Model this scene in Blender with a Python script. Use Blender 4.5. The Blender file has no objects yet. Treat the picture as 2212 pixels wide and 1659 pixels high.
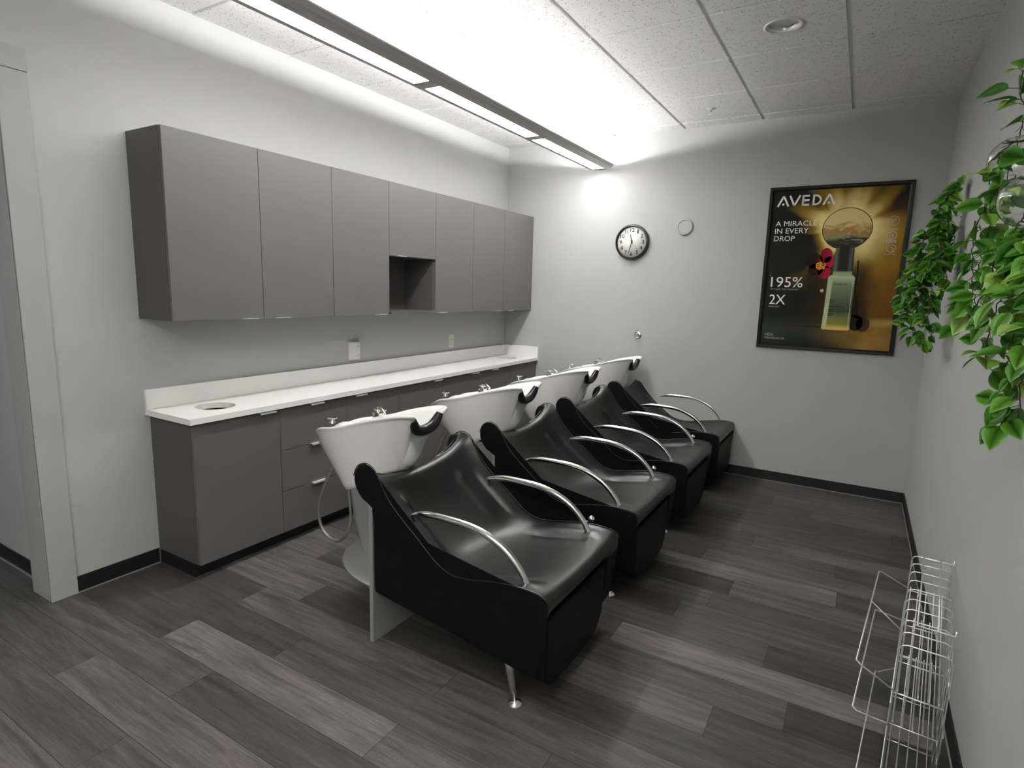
import bpy, bmesh, math, random
from mathutils import Vector, Matrix
PI = math.pi
S = bpy.context.scene
COL = S.collection

# ---------------------------------------------------------------- camera
CAMP = Vector((3.1495, -5.154, 1.5211))
YAW, PITCH, ROLL, FPX = 0.5337, -0.1611, 0.0273, 1258.778
cd = bpy.data.cameras.new('camera'); cam = bpy.data.objects.new('camera', cd); COL.objects.link(cam)
S.camera = cam
_cy, _sy, _cp, _sp = math.cos(YAW), math.sin(YAW), math.cos(PITCH), math.sin(PITCH)
fwd = Vector((-_sy*_cp, _cy*_cp, _sp)); right = Vector((_cy, _sy, 0)); up = right.cross(fwd)
_r = right*math.cos(ROLL) + up*math.sin(ROLL); _u = -right*math.sin(ROLL) + up*math.cos(ROLL)
cam.matrix_world = Matrix(((_r.x, _u.x, -fwd.x, CAMP.x), (_r.y, _u.y, -fwd.y, CAMP.y), (_r.z, _u.z, -fwd.z, CAMP.z), (0, 0, 0, 1)))
cd.sensor_width = 36.0; cd.sensor_fit = 'HORIZONTAL'; cd.lens = FPX/2212*36.0; cd.clip_start = 0.02; cd.clip_end = 60

# ---------------------------------------------------------------- world, exposure, lights
w = bpy.data.worlds.new('world'); S.world = w; w.use_nodes = True
w.node_tree.nodes['Background'].inputs[0].default_value = (0.8, 0.85, 0.9, 1)
w.node_tree.nodes['Background'].inputs[1].default_value = 0.05
S.view_settings.view_transform = 'Standard'; S.view_settings.look = 'None'
S.view_settings.gamma = 1.0; S.view_settings.use_curve_mapping = False
S.view_settings.exposure = 1.14
TUBE_EMIT = 100.0     # the pendant's lamp tubes, shining up over the tray
DOWN_EMIT = 17.5       # the pendant's downward diffusers
HALL_W = 6.0
REAR_FILL_W = 10.0
REAR_FILL_UP_W = 46.0

def area(name, loc, rot, sx, sy, watts, color=(1, 1, 1), spread=PI):
    l = bpy.data.lights.new(name, 'AREA'); l.shape = 'RECTANGLE'; l.size = sx; l.size_y = sy
    l.energy = watts; l.color = color; l.spread = spread
    o = bpy.data.objects.new(name, l); COL.objects.link(o); o.location = loc; o.rotation_euler = rot
    return o
# cool light of the neighbouring room seen through the cased opening
area('hall_light', (-1.3, -5.2, 2.75), (0, 0, 0), 1.6, 0.6, HALL_W, (0.80, 0.88, 1.0))
# added fill lights behind the camera, unseen, brightening right wall, ceiling and vines
area('rear_fill', (2.0, -6.8, 2.80), (0, 0, 0), 1.2, 0.6, REAR_FILL_W, (1.0, 0.99, 0.95))
area('rear_fill_up', (2.75, -5.9, 2.45), (PI, 0, 0), 0.2, 2.0, REAR_FILL_UP_W, (1.0, 0.99, 0.95))

W, H, YB, YN = 3.5715, 2.896, 0.0, -7.6      # room width, ceiling height, back wall, near wall
YO = -4.056                                  # end of the left wall (cased opening starts)

# ---------------------------------------------------------------- material helpers
def mat(name, col, rough=0.5, metal=0.0, spec=0.5, **kw):
    m = bpy.data.materials.new(name); m.use_nodes = True
    b = m.node_tree.nodes['Principled BSDF']
    b.inputs['Base Color'].default_value = (*col, 1) if len(col) == 3 else col
    b.inputs['Roughness'].default_value = rough; b.inputs['Metallic'].default_value = metal
    b.inputs['Specular IOR Level'].default_value = spec
    for k, v in kw.items():
        b.inputs[k.replace('_', ' ')].default_value = v
    return m
def nn(m, t, **kw):
    n = m.node_tree.nodes.new(t)
    for k, v in kw.items(): setattr(n, k, v)
    return n
def lk(m, a, b): m.node_tree.links.new(a, b)
def noisy(m, scale=8.0, amt=0.08, bump=0.0, bscale=200.0, coord='Object', stretch=(1, 1, 1), rough_amt=0.0):
    """procedural mottling of colour and a fine bump"""
    b = m.node_tree.nodes['Principled BSDF']; base = tuple(b.inputs['Base Color'].default_value)
    tc = nn(m, 'ShaderNodeTexCoord'); mp = nn(m, 'ShaderNodeMapping'); mp.inputs['Scale'].default_value = stretch
    lk(m, tc.outputs[coord], mp.inputs['Vector'])
    n = nn(m, 'ShaderNodeTexNoise'); n.inputs['Scale'].default_value = scale; n.inputs['Detail'].default_value = 6
    lk(m, mp.outputs[0], n.inputs['Vector'])
    mx = nn(m, 'ShaderNodeMix', data_type='RGBA')
    mx.inputs[6].default_value = tuple(c*(1-amt) for c in base[:3]) + (1,)
    mx.inputs[7].default_value = tuple(min(1, c*(1+amt)) for c in base[:3]) + (1,)
    lk(m, n.outputs['Fac'], mx.inputs[0]); lk(m, mx.outputs[2], b.inputs['Base Color'])
    if rough_amt:
        r = b.inputs['Roughness'].default_value
        mr = nn(m, 'ShaderNodeMapRange'); mr.inputs[3].default_value = max(0, r-rough_amt); mr.inputs[4].default_value = r+rough_amt
        lk(m, n.outputs['Fac'], mr.inputs[0]); lk(m, mr.outputs[0], b.inputs['Roughness'])
    if bump:
        n2 = nn(m, 'ShaderNodeTexNoise'); n2.inputs['Scale'].default_value = bscale; n2.inputs['Detail'].default_value = 3
        lk(m, mp.outputs[0], n2.inputs['Vector'])
        bp = nn(m, 'ShaderNodeBump'); bp.inputs['Strength'].default_value = bump; bp.inputs['Distance'].default_value = 0.002
        lk(m, n2.outputs['Fac'], bp.inputs['Height']); lk(m, bp.outputs[0], b.inputs['Normal'])
    return m

M = {}
M['wall'] = noisy(mat('wall_paint', (0.47, 0.473, 0.468), 0.75, spec=0.25), 3, 0.03, 0.25, 180)
M['trim_paint'] = noisy(mat('trim_paint', (0.42, 0.425, 0.415), 0.7, spec=0.2), 5, 0.03)
M['rubber'] = noisy(mat('black_rubber_base', (0.012, 0.011, 0.012), 0.45), 20, 0.1)
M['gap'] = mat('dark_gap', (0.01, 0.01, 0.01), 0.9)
M['laminate'] = noisy(mat('grey_laminate', (0.135, 0.127, 0.128), 0.42, spec=0.35), 2.5, 0.03, 0.05, 300)
M['carcass'] = noisy(mat('carcass_laminate', (0.10, 0.095, 0.097), 0.5, spec=0.3), 3, 0.03)
M['melamine'] = noisy(mat('tan_melamine', (0.42, 0.36, 0.26), 0.6), 12, 0.1)
M['quartz'] = noisy(mat('white_quartz', (0.88, 0.87, 0.85), 0.25, spec=0.5), 30, 0.02)
M['alu'] = noisy(mat('brushed_aluminium', (0.86, 0.86, 0.84), 0.40, 0.5), 40, 0.04)
M['chrome'] = noisy(mat('chrome', (0.80, 0.80, 0.78), 0.10, 1.0), 30, 0.03)
M['leather'] = noisy(mat('black_leather', (0.010, 0.010, 0.011), 0.33, spec=0.6), 6, 0.1, 0.06, 420)
M['leather_side'] = noisy(mat('black_vinyl_side', (0.004, 0.004, 0.0045), 0.5, spec=0.18), 14, 0.2, 0.2, 260)
M['ceramic'] = noisy(mat('white_ceramic', (0.86, 0.855, 0.83), 0.08, spec=0.5, Coat_Weight=0.5), 5, 0.01)
M['pad'] = noisy(mat('black_neck_rubber', (0.010, 0.012, 0.014), 0.28, spec=0.5), 20, 0.2)
M['grey_metal'] = noisy(mat('grey_painted_metal', (0.36, 0.36, 0.36), 0.35, 0.3), 6, 0.04, rough_amt=0.05)
M['silver'] = noisy(mat('silver_base', (0.55, 0.55, 0.54), 0.30, 0.75), 8, 0.05)
M['hose'] = noisy(mat('grey_hose', (0.30, 0.30, 0.30), 0.35, 0.6), 60, 0.1)
M['wire'] = noisy(mat('plated_wire', (0.78, 0.78, 0.77), 0.35, 0.8), 50, 0.08)
M['fixture'] = noisy(mat('light_housing', (0.45, 0.44, 0.42), 0.45, 0.2), 8, 0.04)
M['white_plastic'] = noisy(mat('white_plastic', (0.70, 0.69, 0.69), 0.4), 10, 0.02)
M['cream_plastic'] = noisy(mat('cream_plastic', (0.66, 0.65, 0.55), 0.4), 10, 0.02)
M['grey_plastic'] = noisy(mat('light_grey_plastic', (0.42, 0.43, 0.41), 0.4), 10, 0.02)
M['dark_plastic'] = mat('dark_plastic', (0.05, 0.05, 0.055), 0.4)
M['clock_black'] = noisy(mat('clock_black', (0.012, 0.012, 0.013), 0.3), 20, 0.1)
M['clock_face'] = noisy(mat('clock_face', (0.74, 0.74, 0.70), 0.5), 10, 0.01)
M['ink'] = mat('ink', (0.02, 0.02, 0.02), 0.5)
M['frame'] = noisy(mat('black_frame', (0.006, 0.006, 0.006), 0.35, spec=0.25), 20, 0.2)
M['print_white'] = mat('print_white', (0.92, 0.90, 0.87), 0.5)
M['stem'] = noisy(mat('brown_stem', (0.06, 0.045, 0.025), 0.7), 40, 0.3)
def emis(name, col, s):
    m = bpy.data.materials.new(name); m.use_nodes = True
    b = m.node_tree.nodes['Principled BSDF']; b.inputs['Base Color'].default_value = (0.8, 0.8, 0.8, 1)
    b.inputs['Emission Color'].default_value = (*col, 1); b.inputs['Emission Strength'].default_value = s
    return m
M['diffuser'] = emis('lit_diffuser', (1.0, 0.99, 0.965), DOWN_EMIT)
M['tube'] = emis('lit_tube', (1.0, 0.99, 0.975), TUBE_EMIT)
M['glass'] = mat('clear_glass', (1, 1, 1), 0.02, spec=0.5, Transmission_Weight=1.0, IOR=1.45)

# ceiling tile: pinholed mineral fibre
def tile_mat():
    m = mat('ceiling_tile', (0.80, 0.80, 0.77), 0.9, spec=0.1); b = m.node_tree.nodes['Principled BSDF']
    tc = nn(m, 'ShaderNodeTexCoord')
    v = nn(m, 'ShaderNodeTexVoronoi'); v.inputs['Scale'].default_value = 85; lk(m, tc.outputs['Object'], v.inputs['Vector'])
    n = nn(m, 'ShaderNodeTexNoise'); n.inputs['Scale'].default_value = 26; n.inputs['Detail'].default_value = 2; lk(m, tc.outputs['Object'], n.inputs['Vector'])
    lt = nn(m, 'ShaderNodeMath', operation='LESS_THAN'); lt.inputs[1].default_value = 0.26; lk(m, v.outputs['Distance'], lt.inputs[0])
    gt = nn(m, 'ShaderNodeMath', operation='GREATER_THAN'); gt.inputs[1].default_value = 0.52; lk(m, n.outputs['Fac'], gt.inputs[0])
    mu = nn(m, 'ShaderNodeMath', operation='MULTIPLY'); lk(m, lt.outputs[0], mu.inputs[0]); lk(m, gt.outputs[0], mu.inputs[1])
    mx = nn(m, 'ShaderNodeMix', data_type='RGBA'); mx.inputs[6].default_value = (0.80, 0.80, 0.77, 1); mx.inputs[7].default_value = (0.30, 0.30, 0.28, 1)
    lk(m, mu.outputs[0], mx.inputs[0]); lk(m, mx.outputs[2], b.inputs['Base Color'])
    iv = nn(m, 'ShaderNodeMath', operation='SUBTRACT'); iv.inputs[0].default_value = 1; lk(m, mu.outputs[0], iv.inputs[1])
    bp = nn(m, 'ShaderNodeBump'); bp.inputs['Strength'].default_value = 0.5; bp.inputs['Distance'].default_value = 0.003
    lk(m, iv.outputs[0], bp.inputs['Height']); lk(m, bp.outputs[0], b.inputs['Normal'])
    return m
M['tile'] = tile_mat()
M['tbar'] = noisy(mat('ceiling_t_bar', (0.70, 0.70, 0.68), 0.5), 10, 0.02)

# floor: grey oak vinyl planks; tone and random value stored per plank
def floor_mat():
    m = mat('vinyl_planks', (0.1, 0.1, 0.1), 0.42, spec=0.35); b = m.node_tree.nodes['Principled BSDF']
    at = nn(m, 'ShaderNodeAttribute', attribute_name='tone'); ar = nn(m, 'ShaderNodeAttribute', attribute_name='rnd')
    uv = nn(m, 'ShaderNodeUVMap', uv_map='plank')
    sx = nn(m, 'ShaderNodeSeparateXYZ'); lk(m, uv.outputs[0], sx.inputs[0])
    # offset the grain by the plank's random number
    cmb = nn(m, 'ShaderNodeCombineXYZ'); lk(m, sx.outputs[0], cmb.inputs[0]); lk(m, sx.outputs[1], cmb.inputs[1])
    ml = nn(m, 'ShaderNodeMath', operation='MULTIPLY'); ml.inputs[1].default_value = 37.0; lk(m, ar.outputs['Fac'], ml.inputs[0]); lk(m, ml.outputs[0], cmb.inputs[2])
    def noise(scale, detail, st, rough=0.6, dist=0.0):
        mp = nn(m, 'ShaderNodeMapping'); mp.inputs['Scale'].default_value = st; lk(m, cmb.outputs[0], mp.inputs['Vector'])
        n = nn(m, 'ShaderNodeTexNoise'); n.inputs['Scale'].default_value = scale; n.inputs['Detail'].default_value = detail
        n.inputs['Roughness'].default_value = rough; n.inputs['Distortion'].default_value = dist
        lk(m, mp.outputs[0], n.inputs['Vector']); return n
    n1 = noise(2.6, 7, (1.0, 11.0, 1.0), 0.62, 0.25)      # broad streaks
    n2 = noise(11.0, 8, (1.0, 22.0, 1.0), 0.8)          # fine grain
    n3 = noise(2.2, 4, (1.0, 3.0, 1.0), 0.5)          # warm patches
    n4 = noise(5.0, 5, (1.3, 60.0, 1.0), 0.8)          # saw lines
    # value = tone * (0.6 + .5 n1 + .5 n2)
    def mth(op, a, b_, c=None):
        k = nn(m, 'ShaderNodeMath', operation=op)
        for i, x in enumerate((a, b_, c)):
            if x is None: continue
            if isinstance(x, (int, float)): k.inputs[i].default_value = x
            else: lk(m, x, k.inputs[i])
        return k.outputs[0]
    def ctr(n, lo, hi, a, b_):
        r = nn(m, 'ShaderNodeMapRange'); r.inputs[1].default_value = lo; r.inputs[2].default_value = hi
        r.inputs[3].default_value = a; r.inputs[4].default_value = b_; lk(m, n.outputs['Fac'], r.inputs[0]); return r.outputs[0]
    val = mth('MULTIPLY', ctr(n1, .28, .72, .50, 1.50), ctr(n2, .3, .7, .55, 1.45))
    val = mth('MULTIPLY', val, ctr(n4, .3, .7, .82, 1.18))
    val = mth('MULTIPLY', val, at.outputs['Fac'])
    cold = nn(m, 'ShaderNodeMix', data_type='RGBA')
    cold.inputs[6].default_value = (1.03, 0.985, 0.945, 1); cold.inputs[7].default_value = (1.10, 0.965, 0.92, 1)
    lk(m, ctr(n3, .42, .62, 0, 1), cold.inputs[0])
    vm = nn(m, 'ShaderNodeVectorMath', operation='SCALE'); lk(m, cold.outputs[2], vm.inputs[0]); lk(m, val, vm.inputs[3])
    # joints: dark bevel line at the plank edge; U in metres, V in metres, W holds length in attribute
    al = nn(m, 'ShaderNodeAttribute', attribute_name='plen')
    e1 = mth('MINIMUM', sx.outputs[0], mth('SUBTRACT', al.outputs['Fac'], sx.outputs[0]))
    e2 = mth('MINIMUM', sx.outputs[1], mth('SUBTRACT', 0.1763, sx.outputs[1]))
    e = mth('MINIMUM', e1, e2)
    r = nn(m, 'ShaderNodeMapRange'); r.inputs[1].default_value = 0.0004; r.inputs[2].default_value = 0.0016; lk(m, e, r.inputs[0])
    mx = nn(m, 'ShaderNodeMix', data_type='RGBA'); mx.inputs[6].default_value = (0.012, 0.011, 0.010, 1)
    lk(m, r.outputs[0], mx.inputs[0]); lk(m, vm.outputs[0], mx.inputs[7]); lk(m, mx.outputs[2], b.inputs['Base Color'])
    bp = nn(m, 'ShaderNodeBump'); bp.inputs['Strength'].default_value = 0.35; bp.inputs['Distance'].default_value = 0.0015
    hh = mth('MULTIPLY', mth('ADD', n2.outputs['Fac'], n4.outputs['Fac']), r.outputs[0])
    lk(m, hh, bp.inputs['Height']); lk(m, bp.outputs[0], b.inputs['Normal'])
    rr = nn(m, 'ShaderNodeMapRange'); rr.inputs[3].default_value = 0.36; rr.inputs[4].default_value = 0.56; lk(m, n2.outputs['Fac'], rr.inputs[0]); lk(m, rr.outputs[0], b.inputs['Roughness'])
    return m
M['floor'] = floor_mat()

def leaf_mat():
    m = mat('leaf', (0.1, 0.3, 0.05), 0.38, spec=0.5); b = m.node_tree.nodes['Principled BSDF']
    at = nn(m, 'ShaderNodeAttribute', attribute_name='tone')
    cr = nn(m, 'ShaderNodeValToRGB'); el = cr.color_ramp.elements
    el[0].color = (0.020, 0.10, 0.012, 1); el[1].color = (0.46, 0.62, 0.20, 1)
    for p, c in ((.35, (0.05, 0.20, 0.018, 1)), (.65, (0.11, 0.33, 0.03, 1)), (.85, (0.23, 0.44, 0.05, 1))):
        x = el.new(p); x.color = c
    tc = nn(m, 'ShaderNodeTexCoord'); n = nn(m, 'ShaderNodeTexNoise'); n.inputs['Scale'].default_value = 60; lk(m, tc.outputs['Object'], n.inputs['Vector'])
    ma = nn(m, 'ShaderNodeMath', operation='MULTIPLY_ADD'); ma.inputs[1].default_value = 0.22; lk(m, n.outputs['Fac'], ma.inputs[0])
    sb = nn(m, 'ShaderNodeMath', operation='SUBTRACT'); sb.inputs[1].default_value = 0.11; lk(m, at.outputs['Fac'], sb.inputs[0]); lk(m, sb.outputs[0], ma.inputs[2])
    lk(m, ma.outputs[0], cr.inputs[0]); lk(m, cr.outputs[0], b.inputs['Base Color'])
    tr = nn(m, 'ShaderNodeBsdfTranslucent'); lk(m, cr.outputs[0], tr.inputs[0])
    ms = nn(m, 'ShaderNodeMixShader'); ms.inputs[0].default_value = 0.25
    out = m.node_tree.nodes['Material Output']; lk(m, b.outputs[0], ms.inputs[1]); lk(m, tr.outputs[0], ms.inputs[2]); lk(m, ms.outputs[0], out.inputs[0])
    return m
M['leaf'] = leaf_mat()

# ---------------------------------------------------------------- mesh helpers
def mesh_from(bm, name):
    me = bpy.data.meshes.new(name); bmesh.ops.recalc_face_normals(bm, faces=bm.faces); bm.to_mesh(me); bm.free(); return me
def obj(name, bm, m, parent=None, smooth=False, kind=None, autosmooth=None):
    me = mesh_from(bm, name) if isinstance(bm, bmesh.types.BMesh) else bm
    if m is not None:
        for mm in (m if isinstance(m, (list, tuple)) else [m]): me.materials.append(mm)
    if smooth:
        for p in me.polygons: p.use_smooth = True
        if autosmooth: me.set_sharp_from_angle(angle=math.radians(autosmooth))
    o = bpy.data.objects.new(name, me); COL.objects.link(o)
    if parent: o.parent = parent
    if kind: o['kind'] = kind
    return o
def tag(o, label, cat, group=None):
    o['label'] = label; o['category'] = cat
    if group: o['group'] = group
    return o
def thing(name, label, cat, loc=(0, 0, 0), group=None):
    o = bpy.data.objects.new(name, None); COL.objects.link(o); o.location = loc; o.empty_display_size = 0.1
    return tag(o, label, cat, group)
def struct(name, bm, m, **kw): return obj(name, bm, m, kind='structure', **kw)
def B(): return bmesh.new()
def box(bm, x0, y0, z0, x1, y1, z1, bev=0.0, mi=0):
    vs = [bm.verts.new(p) for p in ((x0,y0,z0),(x1,y0,z0),(x1,y1,z0),(x0,y1,z0),(x0,y0,z1),(x1,y0,z1),(x1,y1,z1),(x0,y1,z1))]
    fs = [bm.faces.new([vs[i] for i in f]) for f in ((0,3,2,1),(4,5,6,7),(0,1,5,4),(1,2,6,5),(2,3,7,6),(3,0,4,7))]
    for f in fs: f.material_index = mi
    if bev:
        es = list({e for f in fs for e in f.edges})
        r = bmesh.ops.bevel(bm, geom=es, offset=bev, segments=2, profile=0.6, affect='EDGES')
        for f in r['faces']: f.material_index = mi
    return bm
def bx(*a, bev=0.0): return box(B(), *a, bev=bev)
def prism(bm, pts, axis, a, b, mi=0):
    """polygon pts (2D) extruded along axis from a to b; 2D are the two other axes in xyz order"""
    def P(p, t):
        return {'x': (t, p[0], p[1]), 'y': (p[0], t, p[1]), 'z': (p[0], p[1], t)}[axis]
    v0 = [bm.verts.new(P(p, a)) for p in pts]; v1 = [bm.verts.new(P(p, b)) for p in pts]; n = len(pts)
    fs = [bm.faces.new(v0[::-1]), bm.faces.new(v1)] + [bm.faces.new((v0[i], v0[(i+1) % n], v1[(i+1) % n], v1[i])) for i in range(n)]
    for f in fs: f.material_index = mi
    return fs
def catmull(pts, n=8, closed=False):
    pts = [Vector(p) for p in pts]; out = []
    N = len(pts); rng = range(N if closed else N-1)
    for i in rng:
        p0 = pts[(i-1) % N] if closed or i > 0 else pts[0]*2 - pts[1]
        p1 = pts[i]; p2 = pts[(i+1) % N]
        p3 = pts[(i+2) % N] if closed or i+2 < N else p2*2 - p1
        for k in range(n):
            t = k/n
            out.append(0.5*((2*p1) + (-p0+p2)*t + (2*p0-5*p1+4*p2-p3)*t*t + (-p0+3*p1-3*p2+p3)*t**3))
    if not closed: out.append(pts[-1])
    return out
def tube(bm, pts, r, seg=10, cap=True, closed=False, flat=1.0, mi=0):
    pts = [Vector(p) for p in pts]; n = len(pts)
    rad = (lambda i: r) if isinstance(r, (int, float)) else (lambda i: r[i])
    def tan(i):
        if closed: return (pts[(i+1) % n]-pts[(i-1) % n]).normalized()
        if i == 0: return (pts[1]-pts[0]).normalized()
        if i == n-1: return (pts[-1]-pts[-2]).normalized()
        return (pts[i+1]-pts[i-1]).normalized()
    t = tan(0); a = Vector((0, 0, 1)) if abs(t.z) < 0.9 else Vector((1, 0, 0))
    nrm = (a - t*a.dot(t)).normalized(); rings = []
    for i in range(n):
        t = tan(i); nrm = (nrm - t*nrm.dot(t)).normalized(); bi = t.cross(nrm)
        rings.append([bm.verts.new(pts[i] + (nrm*math.cos(2*PI*k/seg) + bi*math.sin(2*PI*k/seg)*flat)*rad(i)) for k in range(seg)])
    fs = []
    for i in range(n if closed else n-1):
        A, C = rings[i], rings[(i+1) % n]
        for k in range(seg): fs.append(bm.faces.new((A[k], A[(k+1) % seg], C[(k+1) % seg], C[k])))
    if cap and not closed:
        fs.append(bm.faces.new(rings[0][::-1])); fs.append(bm.faces.new(rings[-1]))
    for f in fs: f.material_index = mi; f.smooth = True
    return bm
def lathe(bm, prof, center=(0, 0, 0), axis='z', seg=32, mi=0):
    """prof: list of (radius, height) ; axis direction is where height runs"""
    c = Vector(center)
    def P(r, h, a):
        x, y = r*math.cos(a), r*math.sin(a)
        return c + {'z': Vector((x, y, h)), 'y': Vector((x, h, y)), 'x': Vector((h, x, y))}[axis]
    rings = []
    for r, h in prof:
        if r < 1e-6: rings.append([bm.verts.new(P(0, h, 0))])
        else: rings.append([bm.verts.new(P(r, h, 2*PI*k/seg)) for k in range(seg)])
    for A, C in zip(rings, rings[1:]):
        for k in range(seg):
            k2 = (k+1) % seg
            if len(A) == 1 and len(C) == 1: continue
            vs = (A[0], C[k2], C[k]) if len(A) == 1 else (A[k], A[k2], C[0]) if len(C) == 1 else (A[k], A[k2], C[k2], C[k])
            f = bm.faces.new(vs); f.smooth = True; f.material_index = mi
    return bm
def text_mesh(body, x0, z0, x1, z1, y, depth=0.0006, italic=0.0, weight=0.0):
    """raised letters fitted in the box (x0..x1, z0..z1) on a plane facing -y"""
    cu = bpy.data.curves.new('letters', 'FONT'); cu.body = body; cu.extrude = 0.0; cu.resolution_u = 3; cu.offset = weight; cu.shear = italic
    o = bpy.data.objects.new('letters', cu); COL.objects.link(o)
    bpy.context.view_layer.update()
    dg = bpy.context.evaluated_depsgraph_get(); me = bpy.data.meshes.new_from_object(o.evaluated_get(dg)); bpy.data.objects.remove(o); bpy.data.curves.remove(cu)
    xs = [v.co.x for v in me.vertices]; ys = [v.co.y for v in me.vertices]
    ax, bx_, ay, by = min(xs), max(xs), min(ys), max(ys)
    bm = B(); bm.from_mesh(me); bpy.data.meshes.remove(me)
    for v in bm.verts:
        v.co = Vector((x0+(v.co.x-ax)/(bx_-ax)*(x1-x0), y, z0+(v.co.y-ay)/(by-ay)*(z1-z0)))
    r = bmesh.ops.extrude_face_region(bm, geom=bm.faces[:])
    for v in [g for g in r['geom'] if isinstance(g, bmesh.types.BMVert)]: v.co.y -= depth
    return bm
def merge(bm, other):
    me = bpy.data.meshes.new('tmp'); other.to_mesh(me); other.free(); bm.from_mesh(me); bpy.data.meshes.remove(me); return bm
def square_with_hole(bm, x0, y0, x1, y1, cx, cy, r, z, z_up=None, seg=32, mi=0):
    """rectangular plate face at height z with a round hole; if z_up given, a wall up/down to z_up"""
    inner, outer = [], []
    for k in range(seg):
        a = 2*PI*k/seg + PI/seg; c, s = math.cos(a), math.sin(a)
        inner.append((cx+r*c, cy+r*s))
        tx = ((x1-cx)/c if c > 0 else (x0-cx)/c) if abs(c) > 1e-9 else 1e9
        ty = ((y1-cy)/s if s > 0 else (y0-cy)/s) if abs(s) > 1e-9 else 1e9
        t = min(tx, ty); outer.append((cx+t*c, cy+t*s))
    vi = [bm.verts.new((*p, z)) for p in inner]; vo = [bm.verts.new((*p, z)) for p in outer]
    for k in range(seg):
        k2 = (k+1) % seg; f = bm.faces.new((vi[k], vi[k2], vo[k2], vo[k])); f.material_index = mi
    # fill corners
    for X, Y in ((x0, y0), (x1, y0), (x1, y1), (x0, y1)):
        a = math.atan2(Y-cy, X-cx) % (2*PI); k = int(((a - PI/seg) % (2*PI))/(2*PI/seg)) % seg
        v = bm.verts.new((X, Y, z)); f = bm.faces.new((vo[k], vo[(k+1) % seg], v)); f.material_index = mi
    if z_up is not None:
        vu = [bm.verts.new((*p, z_up)) for p in inner]
        for k in range(seg):
            k2 = (k+1) % seg; f = bm.faces.new((vi[k], vi[k2], vu[k2], vu[k])); f.material_index = mi

# ================================================================ ROOM SHELL
TH = 0.15
# floor planks
PW, PL = 0.1763, 1.2
joints = {-2: 0.616, -1: 1.102, 0: 0.703, 1: 1.22, 2: 0.714, 3: 0.947, 4: 0.428, 5: 0.665, 6: 1.14, 7: 0.552, 8: 0.125, 10: 0.312, 11: 0.793, 14: 0.318, 17: 1.067, 18: 0.593}
LT = {('r', 0, 0.703): 0.115, ('l', 0, 0.703): 0.050}
known = {(0, 0.703): 0.135, (0, -0.497): 0.058, (0, 1.903): 0.095, (3, -0.253): 0.105, (3, 0.947): 0.052, (-1, -0.098): 0.082, (-1, 1.102): 0.058,
         (-2, -0.584): 0.076, (-2, 0.616): 0.108, (6, 1.14): 0.066, (6, 2.34): 0.125, (5, 3.065): 0.038, (5, 1.865): 0.078, (7, 1.752): 0.070, (7, 2.952): 0.042, (8, 1.325): 0.046, (8, 2.525): 0.070,
         (10, 1.512): 0.042, (10, 2.712): 0.085, (11, 1.993): 0.120, (11, 3.193): 0.056, (14, 1.518): 0.052, (14, 2.718): 0.092, (18, 1.793): 0.055, (18, 2.993): 0.086,
         (4, 1.628): 0.100, (4, 2.828): 0.056, (17, 3.467): 0.04, (2, 1.514): 0.09, (2, 2.714): 0.115}
rnd = random.Random(5)
bm = B(); uvl = bm.loops.layers.uv.new('plank')
lt_ = bm.faces.layers.float.new('tone'); lr_ = bm.faces.layers.float.new('rnd'); lp_ = bm.faces.layers.float.new('plen')
X0, X1 = -3.2, W+0.02
for k in range(-21, 23):
    y0 = -3.94+PW*k; y1 = y0+PW
    if y0 > 0.05: break
    off = joints.get(k, rnd.random()*PL)
    i0 = math.floor((X0-off)/PL)
    for i in range(i0, i0+7):
        a, b_ = off+i*PL, off+(i+1)*PL
        if a > X1: break
        tone = 0.052+0.046*rnd.random()
        for (kk, xx), t in known.items():
            if kk == k and abs(xx-a) < 0.03: tone = t
        vs = [bm.verts.new(p) for p in ((a, y0, 0), (b_, y0, 0), (b_, y1, 0), (a, y1, 0))]
        f = bm.faces.new(vs)
        for l, uvc in zip(f.loops, ((0, 0), (PL, 0), (PL, PW), (0, PW))): l[uvl].uv = uvc
        f[lt_] = tone; f[lr_] = rnd.random(); f[lp_] = PL
# clip at room edges
for co, no in (((X1, 0, 0), (1, 0, 0)), ((0, 0.02, 0), (0, 1, 0)), ((X0, 0, 0), (-1, 0, 0))):
    bmesh.ops.bisect_plane(bm, geom=bm.verts[:]+bm.edges[:]+bm.faces[:], plane_co=co, plane_no=no, clear_outer=True)
for f in bm.faces:
    if f.normal.z < 0: f.normal_flip()
me = bpy.data.meshes.new('floor'); bm.to_mesh(me); bm.free()
struct('floor', me, M['floor'])

struct('wall_back', bx(-TH, 0, 0, W+TH, TH, H+0.1), M['wall'])
struct('wall_right', bx(W, YN, 0, W+TH, 0, H+0.1), M['wall'])
# left wall with the cased opening
bm = B(); box(bm, -TH, YO+0.012, 0, 0, 0, H+0.1); box(bm, -TH, -5.70, 2.36, 0, YO+0.012, H+0.1); box(bm, -TH, YN, 0, 0, -5.70, H+0.1)
struct('wall_left', bm, M['wall'])
struct('wall_near', bx(-3.2, YN-TH, 0, W+TH, YN, H+0.1), M['wall'])
# neighbouring room behind the opening
bm = B(); box(bm, -3.2, -3.99, 0, -TH, -3.85, H+0.1); struct('wall_hall_end', bm, M['wall'])
struct('wall_hall_side', bx(-3.3, YN, 0, -3.2, -3.85, H+0.1), M['wall'])
struct('ceiling_hall', bx(-3.2, YN, 2.80, -TH, -3.99, 2.9), M['tbar'])
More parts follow.
